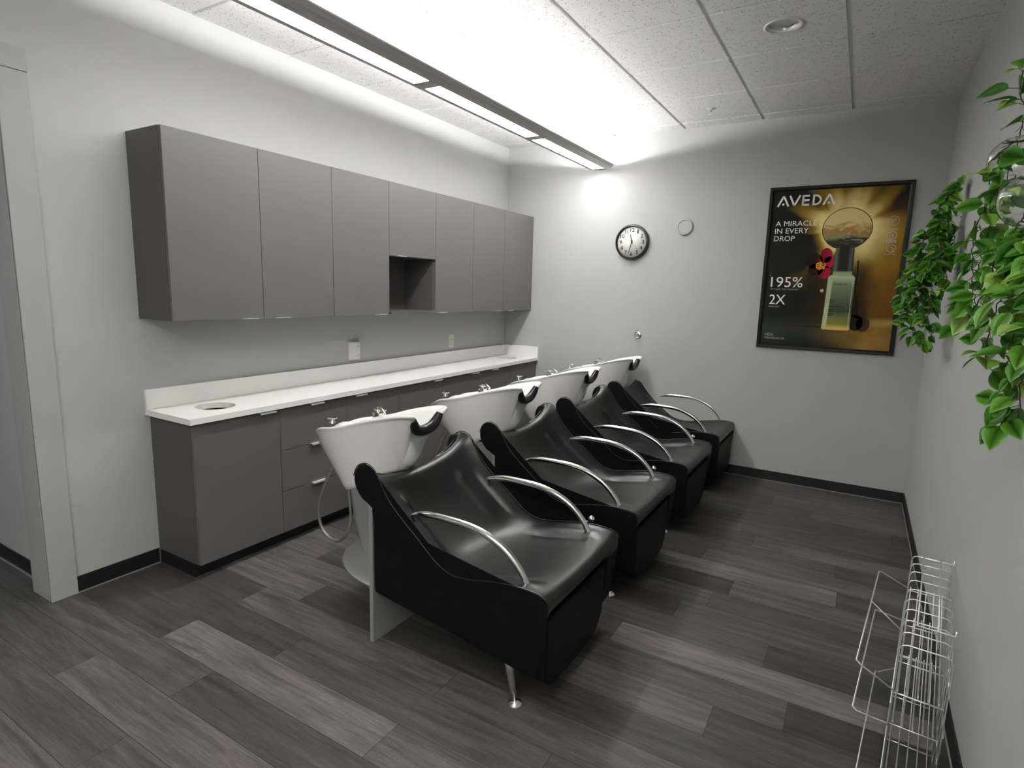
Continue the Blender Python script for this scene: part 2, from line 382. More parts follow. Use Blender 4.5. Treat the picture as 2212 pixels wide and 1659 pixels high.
# casing around the opening
CW = 0.110
bm = B()
box(bm, 0.0, YO, 0, 0.012, YO+CW, 2.37, bev=0.002)
box(bm, 0.0, -5.83, 2.372, 0.013, YO+CW+0.002, 2.465, bev=0.002)
box(bm, 0.0, -5.83, 0, 0.012, -5.70, 2.37, bev=0.002)
box(bm, -0.185, YO, 0, -0.010, YO+0.03, 2.37, bev=0.002)            # jamb lining
box(bm, -0.21, -5.72, 0, 0.0, -5.70, 2.37)
box(bm, -0.21, -5.72, 2.36, 0.0, YO+0.012, 2.372)
struct('trim_1', bm, M['trim_paint'])
bm = B(); box(bm, -0.010, YO+0.003, 0, 0.0005, YO+0.02, 2.37)  # near-black strip, a painted shadow line between casing and jamb
struct('trim_shadow_line', bm, M['gap'])
# baseboards: black rubber cove base
BH, BT = 0.082, 0.008
def base(bm, x0, y0, x1, y1): box(bm, x0, y0, 0.004, x1, y1, BH, bev=0.0015)
bm = B(); base(bm, 0.36, -BT, W, 0); struct('baseboard_back', bm, M['rubber'])
bm = B(); base(bm, W-BT, YN, W, -BT); struct('baseboard_right', bm, M['rubber'])
bm = B(); base(bm, 0, YO+CW+0.001, BT, -3.555); struct('baseboard_left', bm, M['rubber'])
bm = B(); base(bm, -3.2, -3.998, -0.186, -3.99); struct('baseboard_hall', bm, M['rubber'])
# pale sealant line at floor edges
bm = B(); box(bm, 0, YO+CW, 0, BT+0.004, -3.555, 0.005); box(bm, -3.2, -4.006, 0, -0.186, -3.99, 0.006)
box(bm, 1.9, -BT-0.003, 0, W, 0, 0.004); box(bm, W-BT-0.004, -4.0, 0, W, 0, 0.004)
struct('trim_3', bm, M['grey_metal'])

# ceiling: 2x2 ft tegular tiles hung in a T-bar grid
TX, TY = 0.6096, 0.6068
xl = [1.116+TX*i for i in range(-2, 5)]; yl = [-0.165-TY*i for i in range(0, 14)]
xs = [0.0]+[x for x in xl if 0.02 < x < W-0.03]+[W-0.0]; ys = [0.0]+yl; ys = [y for y in ys if y > YN]+[YN]
cans = [(0.816, -1.69, 0.080), (2.655, -1.69, 0.085)]
bm = B(); g = 0.011; zt = H-0.011
for i in range(len(xs)-1):
    for j in range(len(ys)-1):
        a, b_ = xs[i]+g, xs[i+1]-g; c, d = ys[j+1]+g, ys[j]-g
        if xs[i] == 0: a = 0.0
        if i == len(xs)-2: b_ = W
        if j == 0: d = 0.0
        if b_-a < 0.01: continue
        can = [q for q in cans if a < q[0] < b_ and c < q[1] < d]
        if can:
            q = can[0]; square_with_hole(bm, a, c, b_, d, q[0], q[1], q[2]-0.012, zt, z_up=zt+0.02)
            for (p, q2) in (((a, c), (b_, c)), ((b_, c), (b_, d)), ((b_, d), (a, d)), ((a, d), (a, c))):
                bm.faces.new([bm.verts.new(v) for v in ((*p, zt), (*q2, zt), (*q2, H+0.01), (*p, H+0.01))])
        else: box(bm, a, c, zt, b_, d, H+0.01)
for f in bm.faces: f.smooth = False
me = bpy.data.meshes.new('ceiling'); bm.to_mesh(me); bm.free()
struct('ceiling', me, M['tile'])
bm = B()
for x in xs[1:-1]: box(bm, x-0.012, YN, H-0.0005, x+0.012, 0, H+0.012)
for y in ys[1:-1]: box(bm, 0, y-0.012, H-0.0006, W, y+0.012, H+0.012)
box(bm, 0, YN, H+0.012, W, 0, H+0.10)
struct('trim_4', bm, M['tbar'])
bm = B(); box(bm, W-0.022, YN, H-0.009, W, 0, H-0.002); box(bm, 0, YO, H-0.004, 0.02, 0, H-0.0075); box(bm, 0.02, -0.02, H-0.0098, W-0.022, 0, H-0.0075)
struct('trim_5', bm, M['tbar'])

# ================================================================ LOWER CABINETS AND WORKTOP
LX, LF = 0.36, 0.38          # carcass and door face depth
ysplit = [-3.55, -3.045, -2.54, -2.038, -1.535, -1.03, -0.525, -0.003]
zt_, zb = 0.813, 0.077
def tab(bm, ymid, z, xf, w=0.10):      # thin aluminium edge pull at the top of a front
    box(bm, xf-0.004, ymid-w/2, z, xf+0.020, ymid+w/2, z+0.003); box(bm, xf+0.017, ymid-w/2, z-0.007, xf+0.020, ymid+w/2, z)
low = [('door', -3.128, 'dark grey base cabinet nearest the camera, under the round hole in the worktop'),
       ('drawers', -2.785, 'dark grey three-drawer base cabinet left of the nearest wash basin'),
       ('door', -2.423, 'dark grey base cabinet door between the drawer unit and the second wash basin'),
       ('door', -1.61, 'dark grey base cabinet behind the second wash basin, pull at its right end'),
       ('door', -1.10, 'dark grey base cabinet fifth along the worktop, behind the third wash basin'),
       ('door', -0.79, 'dark grey base cabinet sixth along the worktop, before the corner one'),
       ('door', None, 'dark grey base cabinet in the corner against the back wall')]
for i, (kind, hy, lab) in enumerate(low):
    y0, y1 = ysplit[i], ysplit[i+1]; t = thing('base_cabinet', lab, 'cabinet', (0.18, (y0+y1)/2, 0), 'base cabinets under the white worktop')
    ox, oy = 0.18, (y0+y1)/2
    def L(bm):
        bmesh.ops.translate(bm, verts=bm.verts[:], vec=(-ox, -oy, 0)); return bm
    bm = B(); p = 0.016
    box(bm, 0.002, y0, zb, LX, y0+p, 0.8215); box(bm, 0.002, y1-p, zb, LX, y1, 0.8215); box(bm, 0.002, y0+p, zb, LX, y1-p, zb+p)
    box(bm, 0.002, y0+p, zb, 0.012, y1-p, 0.8215)
    obj('body', L(bm), M['carcass'], t)
    if i == 0: obj('liner', L(box(B(), 0.013, y0+p+.001, 0.10, LX-0.002, y1-p-.001, 0.34)), M['melamine'], t)
    obj('toe_kick', L(box(B(), 0.002, y0+(0 if i else 0.002), 0.0, 0.322, y1, zb-0.001)), M['rubber'], t)
    gp = 0.0018
    if kind == 'door':
        d = obj('door', L(box(B(), LX+.001, y0+gp, zb+.001, LF, y1-gp, zt_, bev=0.0012)), M['laminate'], t)
        if hy is not None: obj('handle', L(_b) if False else L((lambda b: (tab(b, hy, zt_+.0005, LF), b)[1])(B())), M['alu'], d)
    else:
        for (a, b_) in ((0.571, zt_), (0.327, 0.568), (zb+.001, 0.324)):
            d = obj('drawer', L(box(B(), LX+.001, y0+gp, a, LF, y1-gp, b_, bev=0.0012)), M['laminate'], t)
            obj('handle', L((lambda b: (tab(b, hy, b_+.0003, LF), b)[1])(B())), M['alu'], d)

WT = thing('worktop', 'long white quartz worktop with upstand and two round waste holes on the base cabinets', 'countertop', (0.2, -1.78, 0.822))
wy0, wy1, wd = -3.572, -0.001, 0.403
bm = B(); r = 0.100
for z, flip in ((0.8526, 0), (0.8226, 1)):
    square_with_hole(bm, 0.0, wy0, wd, wy0+0.53, 0.19, -3.305, r, z)
    square_with_hole(bm, 0.0, -0.53, wd, wy1, 0.19, -0.262, r, z)
    bm.faces.new([bm.verts.new(p) for p in ((0, wy0+0.53, z), (wd, wy0+0.53, z), (wd, -0.53, z), (0, -0.53, z))])
for cx, cy in ((0.19, -3.305), (0.19, -0.262)):
    rr = [[bm.verts.new((cx+r*math.cos(2*PI*k/32+PI/32), cy+r*math.sin(2*PI*k/32+PI/32), z)) for k in range(32)] for z in (0.8226, 0.8526)]
    for k in range(32): bm.faces.new((rr[0][k], rr[0][(k+1) % 32], rr[1][(k+1) % 32], rr[1][k]))
for p, q in (((0, wy0), (wd, wy0)), ((wd, wy0), (wd, wy1)), ((wd, wy1), (0, wy1)), ((0, wy1), (0, wy0))):
    bm.faces.new([bm.verts.new(v) for v in ((*p, .8226), (*q, .8226), (*q, .8526), (*p, .8526))])
bmesh.ops.remove_doubles(bm, verts=bm.verts[:], dist=1e-5)
bmesh.ops.translate(bm, verts=bm.verts[:], vec=(-0.2, 1.78, -0.822))
obj('top', bm, M['quartz'], WT)
bm = B(); box(bm, 0.001, wy0, 0.853, 0.021, wy1, 0.9585, bev=0.001); box(bm, 0.0215, -0.021, 0.853, wd, wy1, 0.9585, bev=0.001)
bmesh.ops.translate(bm, verts=bm.verts[:], vec=(-0.2, 1.78, -0.822)); obj('upstand', bm, M['quartz'], WT)

# ================================================================ WALL CABINETS
US = [-3.567, -3.062, -2.557, -2.053, -1.537, -1.033, -0.540, -0.022]
UZ0, UZ1, UX = 1.3231, 2.2244, 0.303
upc = [('end', -3.15, 'grey wall cabinet nearest the camera with its dark end panel showing'),
       ('door', -2.94, 'grey wall cabinet second from the near end, over the wall outlet side'),
       ('door', -2.138, 'grey wall cabinet just left of the open niche'),
       ('niche', -1.93, 'grey wall cabinet with a short door above a dark open niche'),
       ('door', -1.443, 'grey wall cabinet just right of the open niche'),
       ('door', -0.621, 'grey wall cabinet second from the back wall'),
       ('door', -0.412, 'grey wall cabinet at the far end against the back wall')]
for i, (kind, hy, lab) in enumerate(upc):
    y0, y1 = US[i], US[i+1]; ox, oy = 0.15, (y0+y1)/2
    t = thing('wall_cabinet', lab, 'cabinet', (ox, oy, UZ0), 'grey wall cabinets above the worktop')
    def L(bm):
        bmesh.ops.translate(bm, verts=bm.verts[:], vec=(-ox, -oy, -UZ0)); return bm
    p, xf = 0.018, UX-0.020; bm = B()
    y1b = y1 if i < 6 else -0.004
    box(bm, 0.001, y0, UZ0, xf, y0+p, UZ1); box(bm, 0.001, y1b-p, UZ0, xf, y1b, UZ1); box(bm, 0.001, y0+p, UZ0, xf, y1b-p, UZ0+p)
    box(bm, 0.001, y0+p, UZ1-p, xf, y1b-p, UZ1); box(bm, 0.001, y0+p, UZ0+p, 0.010, y1b-p, UZ1-p)
    if kind == 'niche':
        box(bm, 0.010, y0+p, 1.727, xf, y1b-p, 1.745)
        box(bm, xf, y0+0.003, UZ0, UX+0.018, y1b-0.003, UZ0+0.020)
    obj('body', L(bm), M['carcass'], t)
    za = 1.730 if kind == 'niche' else UZ0+0.001
    gp = 0.0018
    d = obj('door', L(box(B(), xf+.001, y0+gp, za, UX, y1b-gp, UZ1-.001, bev=0.0012)), M['laminate'], t)
    hw_ = 0.094
    bm = B(); box(bm, xf+.001, hy-hw_/2, za-0.0035, UX+0.013, hy+hw_/2, za-0.0005); box(bm, UX+0.010, hy-hw_/2, za-.0035, UX+0.013, hy+hw_/2, za+0.003)
    obj('handle', L(bm), M['alu'], d)

# ================================================================ OUTLET, SWITCH
t = thing('outlet_adapter', 'white plug-in outlet adapter on the wall under the wall cabinets', 'outlet', (0, -2.105, 1.05))
bm = bx(0, -0.057, -0.068, 0.006, 0.055, 0.066, bev=0.002); obj('plate', bm, M['white_plastic'], t)
bm = B(); prism(bm, [(0.0062, -0.056), (0.047, -0.014), (0.047, 0.018), (0.0062, 0.054)], 'z', -0.058, 0.064)
bmesh.ops.bevel(bm, geom=bm.edges[:], offset=0.003, segments=2, affect='EDGES'); obj('adapter', bm, M['white_plastic'], t, smooth=True, autosmooth=40)
for z in (0.035, -0.03):
    for dy in (-0.006, 0.006): obj('socket_slot', bx(0.0465, dy-0.0012, z-0.005, 0.0476, dy+0.0012, z+0.005), M['dark_plastic'], t)
# slots on the slanted far face
for z in (0.032, 0.0, -0.032):
    bm = bx(-0.0006, -0.004, z-0.005, 0.0006, 0.004, z+0.005); a_ = math.atan2(0.041, 0.036)
    bmesh.ops.rotate(bm, verts=bm.verts[:], cent=(0, 0, 0), matrix=Matrix.Rotation(a_-PI/2+PI/2, 3, 'Z')); bmesh.ops.translate(bm, verts=bm.verts[:], vec=(0.0265, 0.036, 0))
    obj('socket_slot', bm, M['dark_plastic'], t)
t = thing('light_switch', 'small cream light switch plate above the far half of the worktop', 'light switch', (0, -0.926, 1.045))
obj('plate', bx(0, -0.036, -0.060, 0.005, 0.036, 0.060, bev=0.002), M['cream_plastic'], t)
obj('rocker', bx(0.0055, -0.016, -0.034, 0.009, 0.016, 0.034, bev=0.002), M['cream_plastic'], t)
obj('indicator', bx(0.0095, -0.010, 0.012, 0.0105, 0.010, 0.017), M['dark_plastic'], t)

# ================================================================ BACK WALL ITEMS
# clock, facing -y
t = thing('wall_clock', 'round black-rimmed wall clock with white face showing half past eleven', 'clock', (1.321, 0, 1.966))
R_ = 0.155
bm = B(); lathe(bm, [(0, -0.002), (R_-0.004, -0.002), (R_, -0.008), (R_, -0.026), (R_-0.006, -0.038), (R_-0.016, -0.040), (R_-0.021, -0.034), (R_-0.021, -0.022), (0, -0.022)], axis='y', seg=64)
obj('rim', bm, M['clock_black'], t, smooth=True, autosmooth=35)
bm = B(); lathe(bm, [(R_-0.0215, -0.0225), (R_-0.0215, -0.025), (0, -0.025)], axis='y', seg=64); obj('face', bm, M['clock_face'], t)
bm = B()
for n in range(1, 13):
    a = PI/2 - n*PI/6; cx, cz = 0.104*math.cos(a), 0.104*math.sin(a); wd_ = 0.011 if n < 10 else 0.020
    if n in (1,): wd_ = 0.006
    if n == 11: wd_ = 0.014
    merge(bm, text_mesh(str(n), cx-wd_, cz-0.0165, cx+wd_, cz+0.0165, -0.0252, 0.0005, weight=0.015))
for n in range(60):
    a = n*PI/30; r0 = 0.125; c, s = math.cos(a), math.sin(a)
    w_ = 0.0012 if n % 5 == 0 else 0.0005
    q = [(r0*c - w_*-s, r0*s - w_*c), (r0*c + w_*-s, r0*s + w_*c), ((r0+.005)*c + w_*-s, (r0+.005)*s + w_*c), ((r0+.005)*c - w_*-s, (r0+.005)*s - w_*c)]
    prism(bm, q, 'y', -0.0252, -0.0256)
obj('numerals', bm, M['ink'], t)
def hand(ang, l0, l1, w0, w1, y, m, name):
    c, s = math.sin(ang), math.cos(ang); nx, nz = s, -c; bm = B()
    q = [(-c*l0+nx*w0, -s*l0+nz*w0), (-c*l0-nx*w0, -s*l0-nz*w0), (c*l1-nx*w1, s*l1-nz*w1), (c*l1+nx*w1, s*l1+nz*w1)]
    prism(bm, q, 'y', y, y-0.001); obj(name, bm, m, t)
hand(2*PI*(11.55/12), 0.014, 0.072, 0.0050, 0.003, -0.0262, M['ink'], 'hour_hand')
hand(2*PI*(32.5/60), 0.018, 0.100, 0.0042, 0.0022, -0.0275, M['ink'], 'minute_hand')
hand(2*PI*(23.5/60), 0.03, 0.09, 0.0009, 0.0005, -0.029, M['ink'], 'second_hand')
bm = B(); lathe(bm, [(0.007, -0.0255), (0.007, -0.0305), (0, -0.0305)], axis='y', seg=20); obj('hub', bm, M['ink'], t)
# round cover plate
bm = B(); lathe(bm, [(0.071, 0), (0.071, -0.010), (0.066, -0.016), (0.056, -0.017), (0.052, -0.0135), (0, -0.0135)], axis='y', seg=48)
o = obj('wall_cover_plate', bm, M['grey_plastic'], smooth=True, autosmooth=30); o.location = (1.776, 0, 2.087)
tag(o, 'round pale grey cover plate on the back wall right of the clock', 'cover plate')
# small chrome door-stop / hook below the clock
t = thing('wall_hook', 'tiny round chrome hook on the back wall below the clock', 'hook', (1.421, 0, 1.142))
bm = B(); lathe(bm, [(0.034, 0), (0.034, -0.004), (0.028, -0.009), (0, -0.010)], axis='y', seg=32); obj('backplate', bm, M['chrome'], t, smooth=True, autosmooth=40)
obj('peg', bx(-0.015, -0.036, -0.014, 0.014, -0.0102, 0.014, bev=0.003), M['grey_metal'], t)
tube(bm := B(), [(0, -0.004, 0.012), (0, -0.008, 0.045), (0, -0.016, 0.052)], 0.005); obj('prong', bm, M['chrome'], t)

# ---------------------------------------------------------------- framed poster
PX0, PX1, PZ0, PZ1 = 2.433, 3.384, 1.110, 2.363
t = thing('framed_poster', 'large black-framed advertising poster with a gold glow and a green bottle on the back wall', 'poster', ((PX0+PX1)/2, 0, PZ0))
TOX, TOZ = (PX0+PX1)/2, PZ0
def L(bm):
    bmesh.ops.translate(bm, verts=bm.verts[:], vec=(-TOX, 0, -TOZ)); return bm
bm = B(); fw = 0.030; ix0, ix1, iz0, iz1 = PX0+fw, PX1-fw, PZ0+fw, PZ1-fw
prof = [(0, 0), (0, -0.020), (0.004, -0.024), (0.020, -0.022), (fw, -0.016), (fw, 0)]
rings = []
for d, y in prof: rings.append([bm.verts.new((PX0+d, y, PZ0+d)), bm.verts.new((PX1-d, y, PZ0+d)), bm.verts.new((PX1-d, y, PZ1-d)), bm.verts.new((PX0+d, y, PZ1-d))])
for A, C in zip(rings, rings[1:]):
    for k in range(4): bm.faces.new((A[k], A[(k+1) % 4], C[(k+1) % 4], C[k]))
obj('frame', L(bm), M['frame'], t)
# printed sheet: procedural artwork
def art_mat():
    m = mat('poster_print', (0.02, 0.02, 0.02), 0.5, spec=0.1); b = m.node_tree.nodes['Principled BSDF']
    tc = nn(m, 'ShaderNodeTexCoord'); sp = nn(m, 'ShaderNodeSeparateXYZ'); lk(m, tc.outputs['Object'], sp.inputs[0])
    def mth(op, *a):
        k = nn(m, 'ShaderNodeMath', operation=op)
        for i, x in enumerate(a):
            if isinstance(x, (int, float)): k.inputs[i].default_value = x
            else: lk(m, x, k.inputs[i])
        return k.outputs[0]
    def mr(v, a, b_, c=0.0, d=1.0, smooth=True):
        r = nn(m, 'ShaderNodeMapRange'); r.interpolation_type = 'SMOOTHSTEP' if smooth else 'LINEAR'
        for i, x in enumerate((v, a, b_, c, d)):
            if isinstance(x, (int, float)): r.inputs[i].default_value = x
            else: lk(m, x, r.inputs[i])
        return r.outputs[0]
    def mix(f, A, C):
        x = nn(m, 'ShaderNodeMix', data_type='RGBA')
        if isinstance(f, (int, float)): x.inputs[0].default_value = f
        else: lk(m, f, x.inputs[0])
        for i, q in ((6, A), (7, C)):
            if isinstance(q, tuple): x.inputs[i].default_value = (*q, 1)
            else: lk(m, q, x.inputs[i])
        return x.outputs[2]
    X = mth('ADD', sp.outputs[0], TOX); Z = mth('ADD', sp.outputs[2], TOZ)
    dx = mth('SUBTRACT', X, 2.985); dz = mth('SUBTRACT', Z, 2.03)
    rr = mth('SQRT', mth('ADD', mth('MULTIPLY', dx, dx), mth('MULTIPLY', dz, dz))); ang = mth('ARCTAN2', dz, dx)
    cv = nn(m, 'ShaderNodeCombineXYZ'); lk(m, mth('COSINE', ang), cv.inputs[0]); lk(m, mth('SINE', ang), cv.inputs[1]); lk(m, mth('MULTIPLY', rr, 0.8), cv.inputs[2])
    n = nn(m, 'ShaderNodeTexNoise'); n.inputs['Scale'].default_value = 1.5; n.inputs['Detail'].default_value = 2; lk(m, cv.outputs[0], n.inputs['Vector'])
    n2 = nn(m, 'ShaderNodeTexNoise'); n2.inputs['Scale'].default_value = 6; n2.inputs['Detail'].default_value = 5; lk(m, tc.outputs['Object'], n2.inputs['Vector'])
    base = mix(mr(X, 2.72, 3.30), (0.014, 0.015, 0.010), (0.17, 0.075, 0.012))
    base = mix(mr(Z, 1.9, 2.33), base, (0.014, 0.012, 0.012))
    base = mix(mth('MULTIPLY', mr(X, 2.46, 2.62, 1, 0), 0.7), base, (0.016, 0.020, 0.016))
    reach = mth('ADD', 0.09, mth('MULTIPLY', mr(n.outputs['Fac'], .35, .65), 0.36))
    halo = mr(mth('SUBTRACT', rr, 0.15), 0, reach, 1, 0)
    base = mix(mth('MULTIPLY', halo, 0.85), base, (0.55, 0.32, 0.035))
    halo2 = mr(mth('SUBTRACT', rr, 0.15), 0, mth('MULTIPLY', reach, 0.45), 1, 0)
    base = mix(mth('MULTIPLY', halo2, 0.85), base, (1.0, 0.85, 0.38))
    # darker column behind the bottle
    col = mth('MULTIPLY', mr(mth('ABSOLUTE', mth('SUBTRACT', X, 3.10)), 0.02, 0.12, 1, 0), mr(Z, 1.70, 1.88, 1, 0))
    base = mix(mth('MULTIPLY', col, 0.85), base, (0.010, 0.009, 0.008))
    # table
    tb = mr(Z, 1.28, 1.40, 1, 0); tcx = mix(mr(X, 2.75, 3.25), (0.035, 0.045, 0.030), (0.30, 0.17, 0.04))
    base = mix(mth('MULTIPLY', tb, 0.85), base, tcx)
    base = mix(mth('MULTIPLY', mth('MULTIPLY', mr(Z, 1.14, 1.24, 1, 0), mr(X, 2.9, 3.2, 1, 0)), 0.8), base, (0.014, 0.016, 0.014))
    lite = mth('MULTIPLY', mr(mth('ABSOLUTE', mth('SUBTRACT', Z, 1.345)), 0.0, 0.05, 1, 0), mr(X, 3.15, 3.28))
    base = mix(mth('MULTIPLY', lite, 0.6), base, (0.60, 0.42, 0.13))
    mot = nn(m, 'ShaderNodeMix', data_type='RGBA', blend_type='MULTIPLY'); mot.inputs[0].default_value = 1.0
    lk(m, base, mot.inputs[6]); g_ = nn(m, 'ShaderNodeCombineColor'); q = mr(n2.outputs['Fac'], .3, .7, .75, 1.2, False)
    for i in range(3): lk(m, q, g_.inputs[i])
    lk(m, g_.outputs[0], mot.inputs[7]); lk(m, mot.outputs[2], b.inputs['Base Color'])
    return m
obj('print', L(box(B(), ix0, -0.0105, iz0, ix1, -0.0005, iz1)), art_mat(), t)
PY = -0.0106
def grad(name, c0, c1, axis, a, b_, rough=0.35, c2=None, wave=None):
    """print ink running from c0 to c1 along an object axis (artwork colours)"""
    m = mat(name, c0, rough, spec=0.1); b = m.node_tree.nodes['Principled BSDF']
    tc = nn(m, 'ShaderNodeTexCoord'); sp = nn(m, 'ShaderNodeSeparateXYZ'); lk(m, tc.outputs['Object'], sp.inputs[0])
    r = nn(m, 'ShaderNodeMapRange'); r.inputs[1].default_value = a; r.inputs[2].default_value = b_
    src = sp.outputs[axis]
    if wave:
        n = nn(m, 'ShaderNodeTexNoise'); n.inputs['Scale'].default_value = wave[0]; n.inputs['Distortion'].default_value = 1.0
        mp = nn(m, 'ShaderNodeMapping'); mp.inputs['Scale'].default_value = (1, 1, 3.0); lk(m, tc.outputs['Object'], mp.inputs[0]); lk(m, mp.outputs[0], n.inputs['Vector'])
        k = nn(m, 'ShaderNodeMath', operation='MULTIPLY_ADD'); k.inputs[1].default_value = wave[1]; lk(m, n.outputs['Fac'], k.inputs[0]); lk(m, src, k.inputs[2]); src = k.outputs[0]
    lk(m, src, r.inputs[0]); cr = nn(m, 'ShaderNodeValToRGB'); cr.color_ramp.elements[0].color = (*c0, 1); cr.color_ramp.elements[1].color = (*c1, 1)
    if c2: 
        for p_, c_ in c2: e = cr.color_ramp.elements.new(p_); e.color = (*c_, 1)
    lk(m, r.outputs[0], cr.inputs[0]); lk(m, cr.outputs[0], b.inputs['Base Color']); return m
def flat(pts, y, th=0.0003):
    bm = B(); prism(bm, pts, 'y', y, y-th); return bm
def ell(cx, cz, rx, rz, n=48, a0=0, a1=2*PI): return [(cx+rx*math.cos(a0+(a1-a0)*k/n), cz+rz*math.sin(a0+(a1-a0)*k/n)) for k in range(n)]
bub = grad('print_bubble', (0.30, 0.17, 0.05), (0.80, 0.62, 0.28), 2, 0.74, 1.09, c2=[(.22, (0.09, 0.06, 0.02)), (.42, (0.022, 0.020, 0.014)), (.60, (0.05, 0.05, 0.03)), (.68, (0.30, 0.30, 0.16)), (.80, (0.42, 0.22, 0.06))], wave=(9, 0.22))
obj('printed_bubble', L(flat(ell(2.990, 2.036, 0.163, 0.152), PY-.0002)), bub, t)
bm = B()
oo = ell(2.990, 2.036, 0.1655, 0.1545); ii = ell(2.990, 2.036, 0.1605, 0.1495)
for k in range(48):
    k2 = (k+1) % 48
    if 38 < k < 44: continue
    prism(bm, [oo[k], oo[k2], ii[k2], ii[k]], 'y', PY-.0006, PY-.0009)
obj('printed_ring', L(bm), mat('print_dark', (0.03, 0.018, 0.01), 0.4, spec=0.1), t)
obj('printed_cap', L(flat([(2.925, 1.722), (3.060, 1.722), (3.056, 1.885), (3.050, 1.897), (3.032, 1.897), (3.030, 1.912), (2.953, 1.912), (2.951, 1.897), (2.937, 1.897), (2.931, 1.885)], PY-.0012)),
    grad('print_cap', (0.05, 0.05, 0.045), (0.012, 0.012, 0.012), 0, 0.015, 0.15, c2=[(.12, (0.16, 0.15, 0.13)), (.3, (0.02, 0.02, 0.02)), (.7, (0.02, 0.02, 0.02)), (.85, (0.10, 0.10, 0.09))]), t)
obj('printed_bottle', L(flat([(2.890, 1.290), (2.900, 1.278), (3.070, 1.278), (3.082, 1.290), (3.080, 1.675), (3.070, 1.690), (3.056, 1.698), (3.058, 1.722), (2.928, 1.722), (2.930, 1.698), (2.912, 1.690), (2.900, 1.675)], PY-.0012)),
    grad('print_bottle', (0.62, 0.40, 0.08), (0.30, 0.38, 0.20), 2, 0.17, 0.61, c2=[(.05, (0.70, 0.52, 0.14)), (.12, (0.26, 0.24, 0.05)), (.24, (0.20, 0.20, 0.06)), (.34, (0.065, 0.085, 0.045)), (.55, (0.10, 0.14, 0.09)), (.82, (0.22, 0.30, 0.17)), (.93, (0.50, 0.62, 0.38))], wave=(5, 0.02)), t)
bm = B(); prism(bm, [(2.893, 1.295), (2.922, 1.295), (2.935, 1.66), (2.903, 1.67)], 'y', PY-.0016, PY-.0018); prism(bm, [(3.066, 1.30), (3.071, 1.30), (3.070, 1.67), (3.066, 1.67)], 'y', PY-.0016, PY-.0018)
prism(bm, [(2.93, 1.700), (3.055, 1.700), (3.055, 1.704), (2.93, 1.704)], 'y', PY-.0016, PY-.0018)
obj('printed_highlight', L(bm), mat('print_pale_green', (0.50, 0.56, 0.34), 0.4, spec=0.1), t)
petal = grad('print_petal', (0.020, 0.003, 0.006), (0.50, 0.010, 0.045), 0, -0.10, 0.00)
bm = B()
for cx, cz, rx, rz in ((2.795, 1.800, 0.056, 0.058), (2.872, 1.842, 0.042, 0.055), (2.895, 1.79, 0.035, 0.045), (2.810, 1.735, 0.052, 0.045), (2.868, 1.715, 0.045, 0.05)):
    prism(bm, ell(cx, cz, rx, rz, 24), 'y', PY-.0003, PY-.0006)
obj('printed_petals', L(bm), petal, t)
bm = B(); rg = random.Random(3)
for k in range(40):
    a = rg.random()*2*PI; q = 0.034*math.sqrt(rg.random()); prism(bm, ell(2.842+q*math.cos(a), 1.765+q*.85*math.sin(a), 0.006, 0.006, 8), 'y', PY-.0007, PY-.0010-0.00001*k)
obj('printed_stamens', L(bm), mat('print_orange', (0.80, 0.32, 0.03), 0.5, spec=0.1), t)
obj('printed_bud', L(flat(ell(2.868, 1.575, 0.013, 0.013, 20), PY-.0003)), mat('print_bud', (0.45, 0.45, 0.30), 0.5, spec=0.1), t)
bm = B()
for k in range(110):
    x = 2.60+0.32*rg.random()**0.7; z = 1.292+0.010*rg.random()+0.0*(x-2.6); q = 0.003+0.005*rg.random(); prism(bm, ell(x, z, q*1.6, q*.8, 8), 'y', PY-.0003, PY-.0006-0.000003*k)
obj('printed_seeds', L(bm), mat('print_seed', (0.045, 0.022, 0.018), 0.6, spec=0.1), t)
bm = B()
for cx, cz, rx, rz in ((3.115, 1.34, 0.05, 0.06), (3.165, 1.33, 0.045, 0.055), (3.13, 1.42, 0.05, 0.05)): prism(bm, ell(cx, cz, rx, rz, 24), 'y', PY-.0003, PY-.0006)
obj('printed_pods', L(bm), grad('print_pod', (0.012, 0.008, 0.006), (0.06, 0.035, 0.018), 0, 0.18, 0.30), t)
bm = B(); tube(bm, [(3.088, PY-.0004, 1.80), (3.092, PY-.0004, 1.70), (3.088, PY-.0004, 1.62), (3.105, PY-.0004, 1.50), (3.12, PY-.0004, 1.40)], 0.004, 6, flat=0.1)
obj('printed_twig', L(bm), mat('print_twig', (0.02, 0.014, 0.01), 0.6, spec=0.1), t)
# lettering
TYY = PY-.0012
bm = B(); s = 0.0135
def bar(p, q, w0):
    d = Vector((q[0]-p[0], q[1]-p[1])); n_ = Vector((-d.y, d.x)).normalized()*w0/2
    prism(bm, [(p[0]+n_.x, p[1]+n_.y), (p[0]-n_.x, p[1]-n_.y), (q[0]-n_.x, q[1]-n_.y), (q[0]+n_.x, q[1]+n_.y)], 'y', TYY, TYY-.0006)
zl, zh = 2.217, 2.297
def letA(x0, x1):
    xm = (x0+x1)/2; bar((x0+.006, zl), (xm, zh-.002), s); bar((xm, zh-.002), (x1-.006, zl), s); prism(bm, ell(xm, zl+0.016, 0.0085, 0.0085, 16), 'y', TYY, TYY-.0006)
letA(2.490, 2.578); bar((2.578, zh), (2.613, zl+.003), s); bar((2.613, zl+.003), (2.650, zh), s)
bar((2.672, zl), (2.672, zh), s)
for z in (zl+s/2, (zl+zh)/2, zh-s/2): bar((2.672, z), (2.716, z), s)
bar((2.745, zl), (2.745, zh), s)
arc = [(2.745+0.0, zh-s/2)]+[(2.757+0.036*math.cos(a), (zl+zh)/2+(0.0335)*math.sin(a)) for a in [PI/2-PI*k/10 for k in range(11)]]+[(2.745, zl+s/2)]
for p, q in zip(arc, arc[1:]): bar(p, q, s)
letA(2.806, 2.894)
